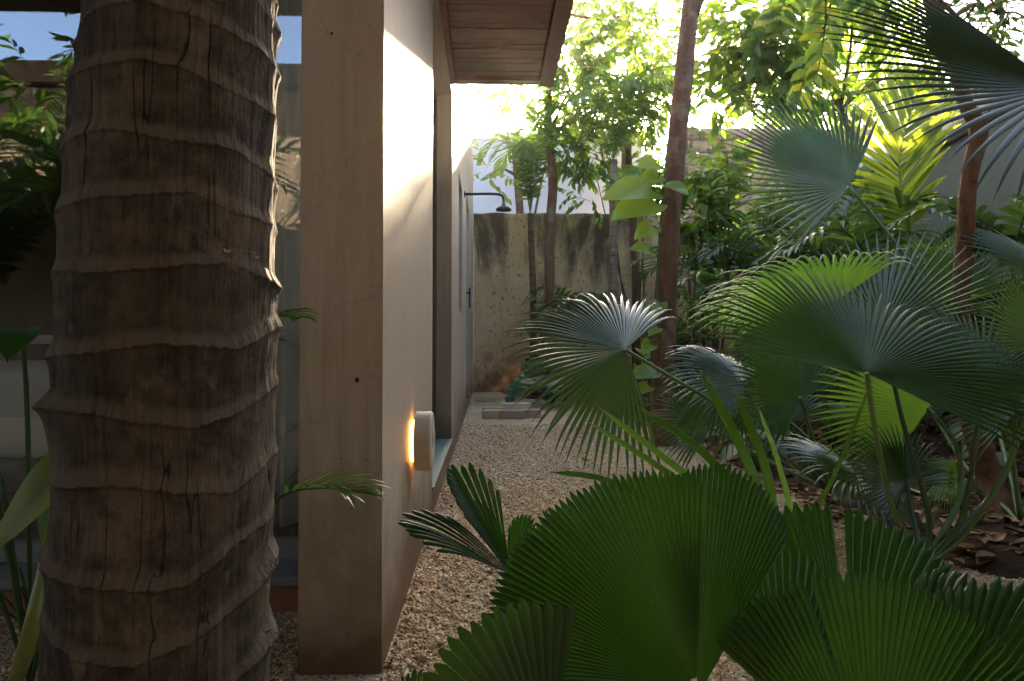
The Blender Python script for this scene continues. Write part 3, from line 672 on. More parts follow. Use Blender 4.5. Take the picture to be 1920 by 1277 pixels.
def frond_mesh(rach, nl, Lmax, wid, droop=0.5, vee=0.35, seed=0, a0=72, a1=28, start=0.12, up=(0, 0, 1), K=4, rr=0.005, prof=(0.10, 0.84, 0.75)):
    r = random.Random(seed); n = len(rach) - 1; V = []; T = []; A = []
    up = Vector(up); down = Vector((0, 0, -1))
    def at(s):
        x = s * n; k = min(int(x), n - 1); return rach[k].lerp(rach[k + 1], x - k), (rach[k + 1] - rach[k]).normalized()
    for i in range(nl):
        s = start + (1 - start) * (i + 0.5) / nl
        for sd_ in (-1, 1):
            p, t = at(min(1, s + r.uniform(-.25, .25) / nl)); side = t.cross(up).normalized(); nn = side.cross(t)
            f = (s - start) / (1 - start); an = R_(a0 + (a1 - a0) * f + r.uniform(-6, 6))
            d = (t * math.cos(an) + side * sd_ * math.sin(an) + nn * vee).normalized()
            L = Lmax * math.sin(math.pi * (prof[0] + prof[1] * f)) ** prof[2] * r.uniform(.9, 1.08)
            b = len(V); q = p.copy(); dr = droop * r.uniform(.6, 1.4)
            for k in range(K + 1):
                tt = k / K
                if k: d = (d + down * dr * tt / K * 2).normalized(); q = q + d * L / K
                w_ = wid * (0.25 + 0.75 * math.sin(math.pi * min(1, (tt * .85 + .12))) ** .8) * (1 if k < K else 0.05)
                sv = d.cross(nn); sv = sv.normalized() if sv.length > 1e-4 else side; n2 = sv.cross(d)
                V += [q - sv * w_ + n2 * w_ * .35, q, q + sv * w_ + n2 * w_ * .35]; A += [tt * 0.95] * 3
            for k in range(K):
                a = b + k * 3; T += [(a, a + 1, a + 4, a + 3), (a + 1, a + 2, a + 5, a + 4)]
    # rachis
    m = MB(); m.tube(rach, [rr * (1 - .8 * i / n) for i in range(n + 1)], 5)
    o = len(V); V += [Vector(v) for v in m.v]; A += [0.0] * len(m.v)
    fs = [tuple(i + o for i in f) for f in m.f if len(f) == 4]
    return np_mesh('frond', [tuple(x) for x in V], T + fs, A)
def frond(parent, rach, nl, Lmax, wid, mat='frond', n=24, **kw):
    return link('frond', frond_mesh(smooth_path(rach, n), nl, Lmax, wid, **kw), M[mat], parent)
def arch_palm(name, label, base, nf, Lf, nl, Lmax, wid, mat, stem=None, group=None, seed=0, spread=1.0, drop=0.5, az=None, lift=0.9, cat='palm', droop=0.5, vee=.3, stemmat='barkring'):
    r = random.Random(seed); b = Vector(base); t = thing(name, label, cat, (b.x, b.y, b.z if stem is None else 0), group)
    if stem:
        m = MB(); m.tube(smooth_path(stem[0], 14), [stem[1] + (stem[2] - stem[1]) * i / 14 for i in range(15)], 12); m.build('trunk', M[stemmat], t, True)
    for i in range(nf):
        a = (az[i] if az else 360 * (i + r.uniform(-.3, .3)) / nf); a = R_(a); L = Lf * r.uniform(.8, 1.15); sp = spread * r.uniform(.65, 1.2)
        dv = Vector((math.sin(a), math.cos(a), 0)); lf = lift * r.uniform(.8, 1.15)
        pts = [b, b + dv * L * .18 * sp + Vector((0, 0, L * .38 * lf)), b + dv * L * .52 * sp + Vector((0, 0, L * .62 * lf)), b + dv * L * .88 * sp + Vector((0, 0, L * (.62 * lf - drop * .35)))]
        frond(t, pts, nl, Lmax * r.uniform(.85, 1.1), wid, mat, seed=seed * 31 + i, droop=droop, vee=vee)
    return t

def sprays(clusters, seed, leafL, per=8, twigL=0.22, wr=0.2, droopy=0.35, gapf=0.0, gaps=0.5):
    """clusters: (centre, radii(3), n). returns leaf arrays + twig segments"""
    rs = np.random.RandomState(seed); B = []; D = []; Nn = []; L = []; tw = []
    for c, rad, n in clusters:
        c = np.array(c); rad = np.array(rad); k = 0; tries = 0
        while k < n and tries < n * 6:
            tries += 1
            q = rs.normal(size=3); q /= np.linalg.norm(q); q *= rs.rand() ** 0.45
            p = c + q * rad
            if noise.noise(Vector(p * (1.0 / gaps)) + Vector((seed, 0, 0))) < gapf: continue
            k += 1
            dirv = q * 0.8 + rs.normal(size=3) * 0.5 + np.array([0, 0, -droopy * .5]); dirv /= np.linalg.norm(dirv)
            tl = twigL * rs.uniform(.6, 1.3); side = np.cross(dirv, (0, 0, 1)); side /= max(np.linalg.norm(side), 1e-6)
            tw.append((p, p + dirv * tl))
            for j in range(per):
                f = (j + .6) / per; sg = 1 if j % 2 else -1
                d = dirv * (.45 + .5 * f) + side * sg * (.95 - .5 * f) + np.array([0, 0, -droopy]) * rs.uniform(.2, 1.5) + rs.normal(size=3) * .15
                B.append(p + dirv * tl * f); D.append(d); Nn.append(np.array([0, 0, 1.0]) + rs.normal(size=3) * .45); L.append(leafL * rs.uniform(.65, 1.2))
    return B, D, Nn, L, tw
def crown(parent, clusters, seed, leafL, mat, limb_from=None, limbmat='barkdark', lr=0.012, per=8, twigL=0.22, wr=0.2, curl=.15, **kw):
    B, D, Nn, L, tw = sprays(clusters, seed, leafL, per, twigL, wr, **kw)
    o = link('crown', leaves_mesh('crown', B, D, Nn, L, wr, curl=curl), M[mat], parent, False, 'stuff')
    m = MB()
    for a, b in tw: m.tube([a, b], [0.0035, 0.0015], 3, False)
    if limb_from:
        for i, (c, rad, n) in enumerate(clusters):
            s = Vector(limb_from[i % len(limb_from)]); c = Vector(c); mid = s.lerp(c, .5) + Vector((rnd.uniform(-.1, .1), rnd.uniform(-.1, .1), rnd.uniform(-.02, .12)))
            m.tube(smooth_path([s, mid, c], 10), [lr * (1 - .075 * k) for k in range(11)], 6)
            tws = [t for t in tw if (Vector(t[0]) - c).length < max(rad) * 1.1]
            for t in tws[::3]:
                k = Vector(t[0]); m.tube(smooth_path([c.lerp(s, .3 * rnd.random()), c.lerp(k, .5) + Vector((0, 0, .05)), k], 5), [.006, .0055, .005, .0045, .004, .003], 4, False)
    if m.v: m.build('branches', M[limbmat], parent, True, kind='stuff')
    return o
def C(px, py, Y, rx, ry, n, dz=None):
    p = P(px, py, Y); return (tuple(p), (rx * Y / F, (dz if dz else (rx + ry) / 2 * Y / F), ry * Y / F), n)

# ---- the ringed palm trunk in front at left
YT = 0.70
TK = thing('palm_tree', 'thick ringed palm trunk in front at left', 'palm tree')
pxm = F / YT
def interp(x, xs, ys): return float(np.interp(x, xs, ys))
YS = [-250, 0, 200, 400, 600, 900, 1277, 1600]
LE = [170, 157, 138, 121, 115, 114, 97, 84]; RE = [512, 517, 520, 524, 524, 524, 518, 520]
rings = [  # px row of each leaf scar at px columns 110,190,270,350,430,520 ; right lip, left lip, front lip
    ([-40, -60, -70, -60, -40, -10], 10, 6, 3), ([30, 5, -10, -5, 10, 45], 12, 2, 3),
    ([125, 95, 86, 96, 112, 126], 10, 8, 5), ([205, 192, 182, 192, 212, 220], 9, 10, 3.5), ([312, 300, 306, 318, 311, 342], 11, 8, 4),
    ([425, 412, 408, 396, 420, 424], 8, 9, 3), ([522, 532, 526, 516, 508, 540], 24, 6, 4.5), ([668, 662, 650, 646, 652, 612], 21, 10, 5.5),
    ([752, 754, 770, 780, 768, 722], 12, 28, 3), ([880, 872, 874, 890, 898, 846], 9, 9, 5), ([1010, 1030, 1036, 1034, 990, 962], 6, 17, 5.5),
    ([1110, 1140, 1150, 1130, 1100, 1038], 22, 8, 5), ([1262, 1275, 1274, 1255, 1225, 1165], 26, 14, 5.5), ([1400, 1410, 1400, 1390, 1370, 1330], 14, 12, 5),
    ([1520, 1530, 1525, 1510, 1495, 1450], 14, 12, 5)]
cols = [110, 190, 270, 350, 430, 520]
p0 = P(320, 638, YT); cx0, cy0 = p0.x, p0.y
vd = Vector((cx0, cy0, 0)).normalized(); vr = Vector((vd.y, -vd.x, 0))   # vr: to the right in the picture
NA, NZ = 300, 760; Vt = []; At = []
zt, zb = P(320, -230, YT).z, -0.05
dist = math.hypot(cx0, cy0); kpx = F / YT
for j in range(NZ):
    z = zb + (zt - zb) * j / (NZ - 1)
    py = 652 - (z - CAM_Z) * kpx
    l, r_ = interp(py, YS, LE), interp(py, YS, RE); cxp = (l + r_) / 2; Rp = (r_ - l) / 2
    Rw = Rp / F * YT * 0.895; off = (cxp - 320) / F * YT
    for i in range(NA):
        a = 2 * math.pi * i / NA            # 0 = towards camera, + = right
        sx = math.sin(a); ca_ = math.cos(a)
        col_px = cxp + Rp * sx
        lip = 0.0; att = 0.0
        for (rows, rl, ll, fl_) in rings:
            row = interp(col_px, cols, rows)
            if ca_ < 0: row += 14 * ca_
            row += 5 * noise.noise((a * 2.2 * 1.0, row * .01, 3)) + 2.2 * noise.noise((sx * 22, ca_ * 22, row * .01))
            d = py - row                     # > 0 below the scar
            if d < -40 or d > 260: continue
            amp = fl_ * 1.7 + (max(0, sx) ** 4) * (rl * .72 - fl_) + (max(0, -sx) ** 4) * (ll * .72 - fl_)
            amp *= min(1.5, max(.12, .85 + 1.3 * noise.noise((a * 1.6, row * .013, 8)) + .5 * noise.noise((a * 6, row * .03, 2))))
            sh = 34 + 16 * noise.noise((a * 2, row * .02, 5))
            if d >= 0: g = .62 * math.exp(-d / 55.0) + .38 * math.exp(-d / 11.0)
            else: g = max(0, 1 + d / sh) ** 1.15
            lip = max(lip, amp * g)
            if -sh < d <= 0: att = max(att, min(1, 1.25 * (1 + d / sh) + .25))
            elif 0 < d < 9 and att <= 0: att = -(1 - d / 9) * .9
        rad = Rw + (lip - 3.0) / kpx
        fib = noise.noise((sx * 26, ca_ * 26, z * 6)); rad += 0.0011 * fib + 0.0028 * noise.noise((sx * 3, ca_ * 3, z * 9)) + 0.0008 * noise.noise((sx * 60, ca_ * 60, z * 40))
        crk = abs(noise.noise((sx * 7 + .1 * noise.noise((z * 14, sx, 1)), ca_ * 7, z * 2.0)))
        if crk < .012: rad -= .0012 * (1 - crk / .012)
        q = Vector((cx0, cy0, 0)) + vr * (off + rad * sx) - vd * (rad * ca_)
        Vt.append((q.x, q.y, z)); At.append(att)
Tt = []
for j in range(NZ - 1):
    for i in range(NA):
        i2 = (i + 1) % NA; Tt.append((j * NA + i, j * NA + i2, (j + 1) * NA + i2, (j + 1) * NA + i))
link('trunk', np_mesh('trunk', Vt, Tt, At), M['palmbark'], TK, True)
TK.location = (cx0, cy0, 0); TK.children[0].location = (-cx0, -cy0, 0)
TKz = 1.9
# crown of that palm, above the frame
m = MB(); m.tube([(cx0, cy0, zt - .02), (cx0 - .02, cy0 - .02, 2.6), (cx0 - .04, cy0 - .05, 3.4)], [.098, .095, .09], 20); m.build('upper_trunk', M['palmbark'], TK, True)
b = Vector((cx0 - .04, cy0 - .05, 3.4))
for i in range(7):
    a = i / 7 * 6.283 + .35; dv = Vector((math.cos(a), math.sin(a), 0))
    frond(TK, [b, b + dv * .4 + Vector((0, 0, .5)), b + dv * 1.1 + Vector((0, 0, .6)), b + dv * 1.8 + Vector((0, 0, .1))], 34, .5, .018, 'frond', seed=i + 50, K=3)
# fibre tufts and lichen
m = MB()
for i in range(7):
    a0 = P(430 + rnd.uniform(-8, 8), 430 + rnd.uniform(0, 60), YT - .112); a1 = a0 + Vector((rnd.uniform(-.012, .018), -.004, rnd.uniform(-.04, -.012)))
    m.tube([a0, a0.lerp(a1, .5) + Vector((rnd.uniform(-.004, .004), -.002, 0)), a1], .00028, 3)
for i in range(12):
    a0 = P(430 + rnd.uniform(-4, 6), 478 + rnd.uniform(-6, 10), YT - .112); a1 = a0 + Vector((rnd.uniform(-.01, .028), -.003, rnd.uniform(-.006, .008)))
    m.tube([a0, a0.lerp(a1, .5) + Vector((0, -.005, .003)), a1], .0003, 3)
m.build('fibre', M['barkring'], TK, kind='stuff')
m = MB()
for i in range(24):
    q = P(155 + rnd.gauss(0, 6), 735 + rnd.uniform(-20, 26), YT - .08); rr_ = rnd.uniform(.0012, .003)
    m.lathe([(0.0003, -rr_), (rr_ * .8, -rr_ * .5), (rr_, 0.2 * rr_), (rr_ * .5, rr_)], q, (rnd.uniform(-1, 1), -1, rnd.uniform(-1, 1)), 6)
m.build('lichen', M['lichen'], TK, kind='stuff')

# ---- trees with smooth brown trunks
def trunk(parent, pts, radii, mat='bark', seg=18, seed=0, n=40, name='trunk', lump=0.12):
    path = smooth_path(pts, n); m = MB()
    rr = [interp(i / n, np.linspace(0, 1, len(radii)), radii) for i in range(n + 1)]
    m.tube(path, rr, seg)
    for i, v in enumerate(m.v):
        k = i // seg
        if k <= n:
            c = path[k]; d = Vector(v) - c
            m.v[i] = tuple(c + d * (1 + lump * noise.noise((v[0] * 9, v[1] * 9, v[2] * 3 + seed)) + .5 * lump * noise.noise((v[0] * 22, v[1] * 22, v[2] * 9 + seed))))
    return m.build(name, M[mat], parent, True)
YA = 4.5
ta = thing('garden_tree', 'tall smooth brown trunk leaning right in the middle of the garden', 'tree', tuple(G(1243, 838)))
trunk(ta, [P(1243, 842, YA), P(1243, 720, YA), P(1248, 560, YA), P(1258, 400, YA), P(1272, 230, YA), P(1290, 60, YA), P(1300, -60, YA), P(1310, -330, YA)],
      [.084, .074, .069, .065, .060, .056, .052, .046], 'bark', seed=1)
trunk(ta, [P(1299, 25, YA), P(1318, -20, YA), P(1360, -110, YA - .1), P(1450, -260, YA - .2)], [.045, .04, .034, .028], 'bark', name='limb', n=14)
crown(ta, [C(1300, -420, 4.6, 180, 90, 14), C(1450, -330, 4.4, 150, 80, 12)], 11, .12, 'broad', [P(1310, -330, YA)], 'bark', .03, gapf=-.1)
tb = thing('back_tree', 'slim brown tree trunk standing close to the stained wall', 'tree', (G(1036, 730).x, 8.7, 0))
trunk(tb, [P(1038, 724, 8.7), P(1037, 640, 8.7), P(1031, 540, 8.7), P(1032, 430, 8.7), P(1037, 330, 8.7), P(1028, 250, 8.7), P(1030, 140, 8.7), P(1040, 20, 8.7)],
      [.072, .066, .062, .060, .058, .05, .04, .03], 'bark', seed=4)
crown(tb, [C(1085, 285, 8.6, 56, 42, 30), C(1080, 190, 8.8, 85, 60, 46), C(1062, 150, 9.0, 36, 40, 12), C(1120, 110, 8.9, 80, 62, 42), C(1060, 60, 8.8, 55, 60, 30), C(1180, 40, 8.8, 75, 55, 22), C(1215, 170, 8.7, 62, 90, 32)],
      21, .15, 'broad', [P(1030, 250, 8.7), P(1030, 140, 8.7), P(1040, 20, 8.7)], 'bark', .022, gapf=-.12, gaps=.35, per=9, twigL=.3, wr=.21)
crown(tb, [C(1075, 290, 8.3, 45, 32, 18)], 22, .12, 'shrub', None, gapf=-.3)
# tree F at the right, kinked trunk
YF = 2.5
tf = thing('kinked_tree', 'kinked slender brown tree in front of the grey green wall at right', 'tree', tuple(G(1880, 1000)))
trunk(tf, [G(1885, 1000) - Vector((0, 0, .03)), P(1858, 900, YF), P(1826, 800, YF), P(1806, 690, YF), P(1803, 560, YF), P(1811, 430, YF), P(1817, 335, YF), P(1834, 245, YF), P(1812, 200, YF), P(1795, 140, YF), P(1765, 50, YF), P(1738, -20, YF), P(1720, -200, YF)],
      [.052, .046, .038, .033, .031, .030, .029, .031, .026, .025, .023, .022, .02], 'bark', seed=8, n=60)
trunk(tf, [P(1836, 246, YF), P(1850, 222, YF), P(1856, 206, YF)], [.012, .008, .003], 'bark', name='stub', n=6, seg=8)
crown(tf, [C(1780, 70, 3.0, 110, 60, 34), C(1880, 30, 3.2, 90, 70, 28), C(1700, -90, 2.8, 150, 80, 40), C(1790, 160, 3.4, 60, 60, 14)], 31, .055, 'shrub', [P(1765, 50, YF), P(1738, -20, YF)], 'bark', .010, gapf=-.15, gaps=.2, twigL=.14)
# large-leaved tree arching over the back wall
td = thing('arching_tree', 'broad leaved tree with arching branches hanging over the block wall', 'tree', (3.3, 7.6, 0))
YD = 6.8
trunk(td, [(3.45, 7.3, 0), (3.5, 7.2, 1.2), P(1600, 300, YD), P(1575, 205, YD), P(1545, 130, YD), P(1500, 20, YD), P(1460, -90, YD)], [.06, .055, .05, .034, .026, .02, .016], 'barkdark', seed=12)
for pts in ([P(1575, 205, YD), P(1500, 160, YD), P(1440, 120, YD), P(1390, 60, YD)], [P(1575, 205, YD), P(1480, 208, YD), P(1420, 195, YD), P(1370, 150, YD)],
            [P(1575, 205, YD), P(1590, 120, YD), P(1595, 40, YD), P(1560, -40, YD)], [P(1580, 200, YD), P(1650, 150, YD), P(1720, 155, YD), P(1800, 110, YD)], [P(1545, 130, YD), P(1470, 90, YD), P(1420, 20, YD)]):
    trunk(td, pts, [.022, .016, .012, .007][:len(pts)] if len(pts) > 3 else [.018, .012, .007], 'barkdark', name='limb', n=14, seg=8)
crown(td, [C(1400, 60, 6.6, 78, 60, 34), C(1430, 150, 6.5, 70, 45, 30), C(1375, 180, 6.7, 50, 40, 14), C(1490, 95, 6.4, 60, 60, 24), C(1330, 110, 6.9, 40, 60, 11), C(1550, 30, 6.6, 90, 45, 30), C(1640, 60, 6.8, 70, 45, 22), C(1540, 180, 6.9, 70, 36, 18), C(1690, 130, 7.0, 60, 40, 14), C(1470, 10, 6.8, 90, 40, 24)],
      41, .165, 'broad', None, gapf=-.16, gaps=.3, per=8, twigL=.30, wr=.22)
crown(td, [C(1420, 100, 6.5, 90, 70, 30), C(1370, 90, 6.6, 60, 70, 14)], 42, .16, 'broadyel', None, gapf=-.2, per=6, twigL=.26, wr=.2)
# further crowns behind the walls
for k, (cl, lab, sd_, ml, base) in enumerate([
    ([C(1180, 30, 11.6, 110, 60, 60), C(1240, 130, 11.6, 70, 80, 56), C(1250, 270, 11.4, 55, 70, 36), C(1130, 190, 11.8, 80, 60, 30), C(1090, 60, 11.9, 60, 70, 22)], 'tall leafy tree beyond the stained wall, right of the eave', 51, 'broad', (2.2, 12.0)),
    ([C(1330, 160, 12.5, 50, 70, 16), C(1450, 215, 12.6, 90, 36, 34), C(1560, 150, 12.8, 90, 80, 44), C(1680, 120, 12.5, 90, 90, 44), C(1640, 205, 12.4, 90, 40, 30)], 'bushy tree beyond the block wall at upper right', 52, 'broad', (6.5, 13.0)),
    ([C(962, 165, 12.2, 40, 14, 9), C(925, 322, 11.4, 30, 12, 7), C(1040, 230, 11.6, 18, 40, 9)], 'small sunlit tree beyond the stained wall near the shower', 53, 'broadyel', (0.5, 11.8))]):
    t = thing('background_tree', lab, 'tree', (base[0], base[1], 0), 'trees beyond the walls')
    top = Vector(cl[0][0]); trunk(t, [(base[0], base[1], 0), (base[0] + .1, base[1], 1.8), (top.x * .6 + base[0] * .4, top.y, top.z * .8)], [.10, .08, .05], 'barkdark', n=12)
    crown(t, cl, sd_, .17, ml, [(base[0] + .1, base[1], 1.8), tuple(Vector((base[0], base[1], 0)).lerp(top, .7))], 'barkdark', .03, gapf=-.1, gaps=.4, per=9, twigL=.38, wr=.21)
# compound leaves hanging near at top
hl = thing('hanging_branch', 'hanging branch of big glossy leaflets at the top of the picture', 'branch', tuple(P(1560, -60, 3.2)))
B = []; D = []; Nn = []; L = []
m = MB()
for (pa, pb_) in (((1545, -40, 3.2), (1535, 130, 3.2)), ((1500, -60, 3.1), (1455, 30, 3.1)), ((1600, -30, 3.3), (1640, 50, 3.3)), ((1570, -40, 3.3), (1500, 170, 3.3))):
    a, b = P(*pa), P(*pb_); path = smooth_path([a, a.lerp(b, .5) + Vector((.02, 0, .02)), b], 10); m.tube(path, [.006 - .0004 * k for k in range(11)], 6)
    for k in range(11):
        q = path[k]
        for sg in (-1, 1):
            B.append(q); D.append(Vector((sg * rnd.uniform(.5, 1), rnd.uniform(-.3, .3), -rnd.uniform(.3, 1.1)))); Nn.append(Vector((rnd.uniform(-.3, .3), -1, rnd.uniform(.2, .9)))); L.append(rnd.uniform(.09, .14))
m.build('stem', M['barkdark'], hl, True)
for i in range(len(B)):
    link('leaflet', leaves_mesh('leaflet', [B[i]], [D[i]], [Nn[i]], [L[i]], .23), M['broad' if i % 3 else 'broadyel'], hl)

# ---- slender palms by the stained wall
def palm_thin(px, Yp, pyb, pyt, r0, r1, label, seed, Lf, nf, lm, wd, mat='frond', lean=0, stemmat='barkring', **kw):
    b = P(px + lean, pyt, Yp)
    return arch_palm('thin_palm', label, b, nf, Lf, 30, lm, wd, mat, ([Vector((P(px, pyb, Yp).x, Yp, 0)), P(px, (pyb + pyt) / 2, Yp), b], r0, r1), 'slim palms by the garden wall', seed, stemmat=stemmat, **kw)
palm_thin(1000, 8.9, 735, 400, .055, .034, 'thin ringed palm nearest the shower by the stained wall', 61, 1.35, 11, .36, .012, lean=-6, lift=1.3, spread=.62, drop=.6)
palm_thin(1150, 8.6, 735, 300, .045, .05, 'pale trunked palm left of the tall brown tree', 62, 1.25, 10, .45, .009, lean=0, stemmat='barkpale', droop=1.3, lift=1.0, spread=.9)
palm_thin(1192, 9.2, 735, 270, .06, .045, 'leaning slim palm just left of the tall brown trunk', 63, 1.2, 8, .4, .010, lean=-16, stemmat='barkdark', droop=1.1)
palm_thin(1262, 7.6, 760, 420, .03, .025, 'low palm hidden behind the tall brown trunk', 64, 1.0, 8, .34, .013, 'frond', droop=.9)

# ---- undergrowth palms
arch_palm('undergrowth_palm', 'dark feathery palm against the stained wall', P(1095, 650, 9.2), 9, .95, 18, .30, .016, 'fronddk', ([P(1100, 735, 9.2), P(1095, 650, 9.2)], .02, .015), None, 70, lift=1.1)
sunp = thing('sunlit_palm', 'yellow green feather palm frond lit by the sun at right', 'palm', tuple(G(1725, 780)))
frond(sunp, [G(1725, 780), P(1712, 560, 4.9), P(1704, 430, 4.8), P(1686, 300, 4.75), P(1722, 165, 4.85)], 27, .52, .021, 'frondsun', n=30, start=.5, droop=.18, vee=.05, a0=60, a1=26, up=(0, -1, .25), rr=.011, seed=3, K=5)
frond(sunp, [G(1725, 780), P(1690, 600, 4.8), P(1620, 470, 4.6), P(1560, 430, 4.5), P(1480, 470, 4.4)], 22, .34, .018, 'fronddk', n=30, start=.45, droop=.7, rr=.009, seed=4)
frond(sunp, [G(1725, 780), P(1690, 520, 5.0), P(1640, 380, 5.2), P(1600, 330, 5.4)], 16, .34, .022, 'frond', n=30, start=.4, droop=.3, rr=.008, seed=5)
frond(sunp, [G(1725, 780), P(1740, 600, 4.7), P(1800, 470, 4.5), P(1900, 470, 4.3)], 20, .3, .018, 'frond', n=30, start=.4, droop=.5, rr=.008, seed=6)
specs = [(1420, 560, 6.2, 8, .9, 'fronddk', 'dark palm clump right of the tall brown trunk', 71), (1500, 520, 7.0, 9, 1.25, 'frond', 'upright green palm in front of the block wall', 72),
         (1340, 560, 7.2, 8, 1.1, 'fronddk', 'arching palm between the tall trunk and the block wall', 73), (1900, 520, 3.6, 7, .55, 'fronddk', 'small arching palm at the foot of the grey green wall', 74),
         (1600, 560, 5.2, 8, .9, 'fronddk', 'low dark palm behind the big fan leaves', 75), (1240, 690, 6.8, 7, .6, 'fronddk', 'low palm at the foot of the tall brown trunk', 76),
         (1450, 660, 5.0, 8, .75, 'fronddk', 'shaded palm under the silvery fan leaf', 77), (1760, 600, 4.4, 7, .7, 'frond', 'green palm below the kinked tree', 78)]
for (px, py, Y, nf, Lf, mt, lab, sd_) in specs:
    b = P(px, py, Y); g = Vector((b.x, b.y, bed_z(b.x, b.y)))
    arch_palm('undergrowth_palm', lab, b, nf, Lf, 17, .30 * Lf / .9, .017, mt, ([g, g.lerp(b, .5), b], .022, .016), 'undergrowth palms in the bed', sd_, lift=1.0, droop=.6)
# big upright frond in front of the block wall
# leafy shrubs
for (cl, lab, sd_, mt) in [
    ([C(1330, 330, 6.4, 45, 55, 26), C(1310, 430, 6.2, 45, 55, 24), C(1375, 300, 6.5, 30, 30, 10), C(1300, 520, 6.2, 45, 50, 14)], 'leafy shrub right beside the tall brown trunk', 81, 'broad'),
    ([C(1420, 420, 7.2, 60, 60, 26), C(1470, 350, 7.4, 50, 40, 18)], 'dense shrub in front of the bare block wall', 82, 'shrub'),
    ([C(1560, 480, 6.0, 80, 60, 26), C(1640, 540, 5.6, 70, 50, 22)], 'dark shrub behind the silvery fan palm', 83, 'shrub'),
    ([C(1210, 360, 9.4, 70, 60, 30), C(1130, 350, 9.5, 60, 50, 18), C(1260, 470, 9.0, 50, 70, 18)], 'dark shrub over the stained wall behind the tall brown trunk', 84, 'shrub'),
    ([C(1860, 600, 3.9, 70, 50, 22), C(1760, 690, 3.6, 60, 50, 18)], 'low shrub under the grey green wall', 85, 'shrub'),
    ([C(1270, 620, 7.6, 60, 60, 20), C(1340, 650, 7.0, 60, 50, 18)], 'low shrub in the shade behind the tall brown trunk', 86, 'shrub')]:
    c0 = Vector(cl[0][0]); t = thing('shrub', lab, 'shrub', (c0.x, c0.y, 0), 'leafy shrubs in the bed')
    m = MB()
    for k in range(5):
        q = Vector(cl[k % len(cl)][0]) + Vector((rnd.uniform(-.1, .1), rnd.uniform(-.1, .1), .05)); g = Vector((c0.x + rnd.uniform(-.1, .1), c0.y + rnd.uniform(-.1, .1), 0))
        m.tube(smooth_path([g, g.lerp(q, .5) + Vector((rnd.uniform(-.08, .08), 0, 0)), q], 8), [.014 - .001 * j for j in range(9)], 6)
    m.build('stem', M['barkdark'], t, True)
    crown(t, cl, sd_, .14 if mt == 'broad' else .12, mt, None, per=7, twigL=.22, wr=.22, gapf=-.2)

# ---- big soft leaves: pothos on the trunk, split leaves on the ground
def heart_leaf(parent, p, d, n, L, mat, wr=.42, seed=0, split=False, name='leaf'):
    d = Vector(d).normalized(); n = Vector(n); n = (n - d * n.dot(d)).normalized(); s = d.cross(n); V = []; T = []; r = random.Random(seed)
    rows = 20; Wp = lambda t: (math.sin(math.pi * min(1, t * .93 + .07) ** .62)) ** .8
    V = []
    for k in range(rows + 1):
        t = k / rows; w_ = Wp(t) * wr * L if k < rows else 0.002
        if split and k % 4 == 3: w_ *= .45
        c = p + d * (L * (t - .1)) - n * (L * .28 * t * t)
        for e in (-1, -.5, 0, .5, 1):
            back = -L * .16 * abs(e) ** 2 * max(0, 1 - t * 1.5) ** 2
            V.append(c + s * (w_ * e) + d * back + n * (abs(e) * w_ * .14 + .02 * L * math.sin(7 * t + e * 3 + seed)))
    for k in range(rows):
        for e in range(4): a = k * 5 + e; T.append((a, a + 1, a + 6, a + 5))
    return link(name, np_mesh(name, [tuple(x) for x in V], T, [0.0] * len(V)), M[mat], parent, True)
vine = thing('climbing_vine', 'climbing vine with big yellow green heart leaves on the brown trunk', 'vine', tuple(G(1215, 850)))
m = MB(); m.tube(smooth_path([P(1226, 800, 4.42), P(1222, 640, 4.40), P(1232, 520, 4.40), P(1240, 400, 4.40), P(1250, 290, 4.40)], 24), .008, 6); m.build('stem', M['petiole'], vine, True)
VL = [((1238, 372), (1160, 390), .21), ((1235, 355), (1148, 350), .22), ((1240, 345), (1290, 350), .12), ((1240, 310), (1205, 300), .13), ((1238, 330), (1210, 330), .12), ((1232, 420), (1190, 440), .12), ((1228, 470), (1175, 455), .10),
      ((1235, 690), (1195, 700), .12), ((1228, 700), (1180, 690), .10), ((1222, 575), (1200, 620), .10), ((1240, 560), (1228, 600), .09), ((1225, 640), (1205, 655), .09), ((1222, 720), (1190, 735), .09), ((1236, 610), (1215, 625), .08)]
for i, (a, b, L) in enumerate(VL):
    pa = P(a[0], a[1], 4.40); pb_ = P(b[0], b[1], 4.22); d = pb_ - pa; st = P(1236, a[1] + 25, 4.4)
    lf = heart_leaf(vine, pa.lerp(pb_, .25), d, (rnd.uniform(-.2, .2), -.8, .55), L * 1.55, 'pothos', .36, i)
    m = MB(); m.tube(smooth_path([st, st.lerp(pa.lerp(pb_, .2), .5) + Vector((0, -.03, .02)), pa.lerp(pb_, .2)], 6), .004, 5); m.build('petiole', M['petiole'], lf, True)
def ground_plant(name, label, px, py, Y, nl, L, mat, seed, spread, hgt, split=False, wr=.42, cat='plant', group='leafy plants on the ground', g0=None):
    r = random.Random(seed); p = P(px, py, Y); g = Vector((p.x, p.y, bed_z(p.x, p.y) if Y > 1.3 else 0)); t = thing(name, label, cat, tuple(g), group)
    for i in range(nl):
        a = 6.283 * (i + r.uniform(-.3, .3)) / nl; dv = Vector((math.cos(a), math.sin(a), 0)); h = hgt * r.uniform(.55, 1.15)
        e = g + dv * spread * r.uniform(.35, 1) + Vector((0, 0, h))
        lf = heart_leaf(t, e, dv + Vector((0, -.3, -r.uniform(.2, .8))), Vector((0, -.35, 1)) + dv * .5, L * r.uniform(.75, 1.2), mat, wr, seed + i, split)
        m = MB(); m.tube(smooth_path([g, g.lerp(e, .5) + Vector((0, 0, h * .25)), e], 8), .006 * max(.6, L / .2), 6); m.build('petiole', M['petioledk'], lf, True)
    return t
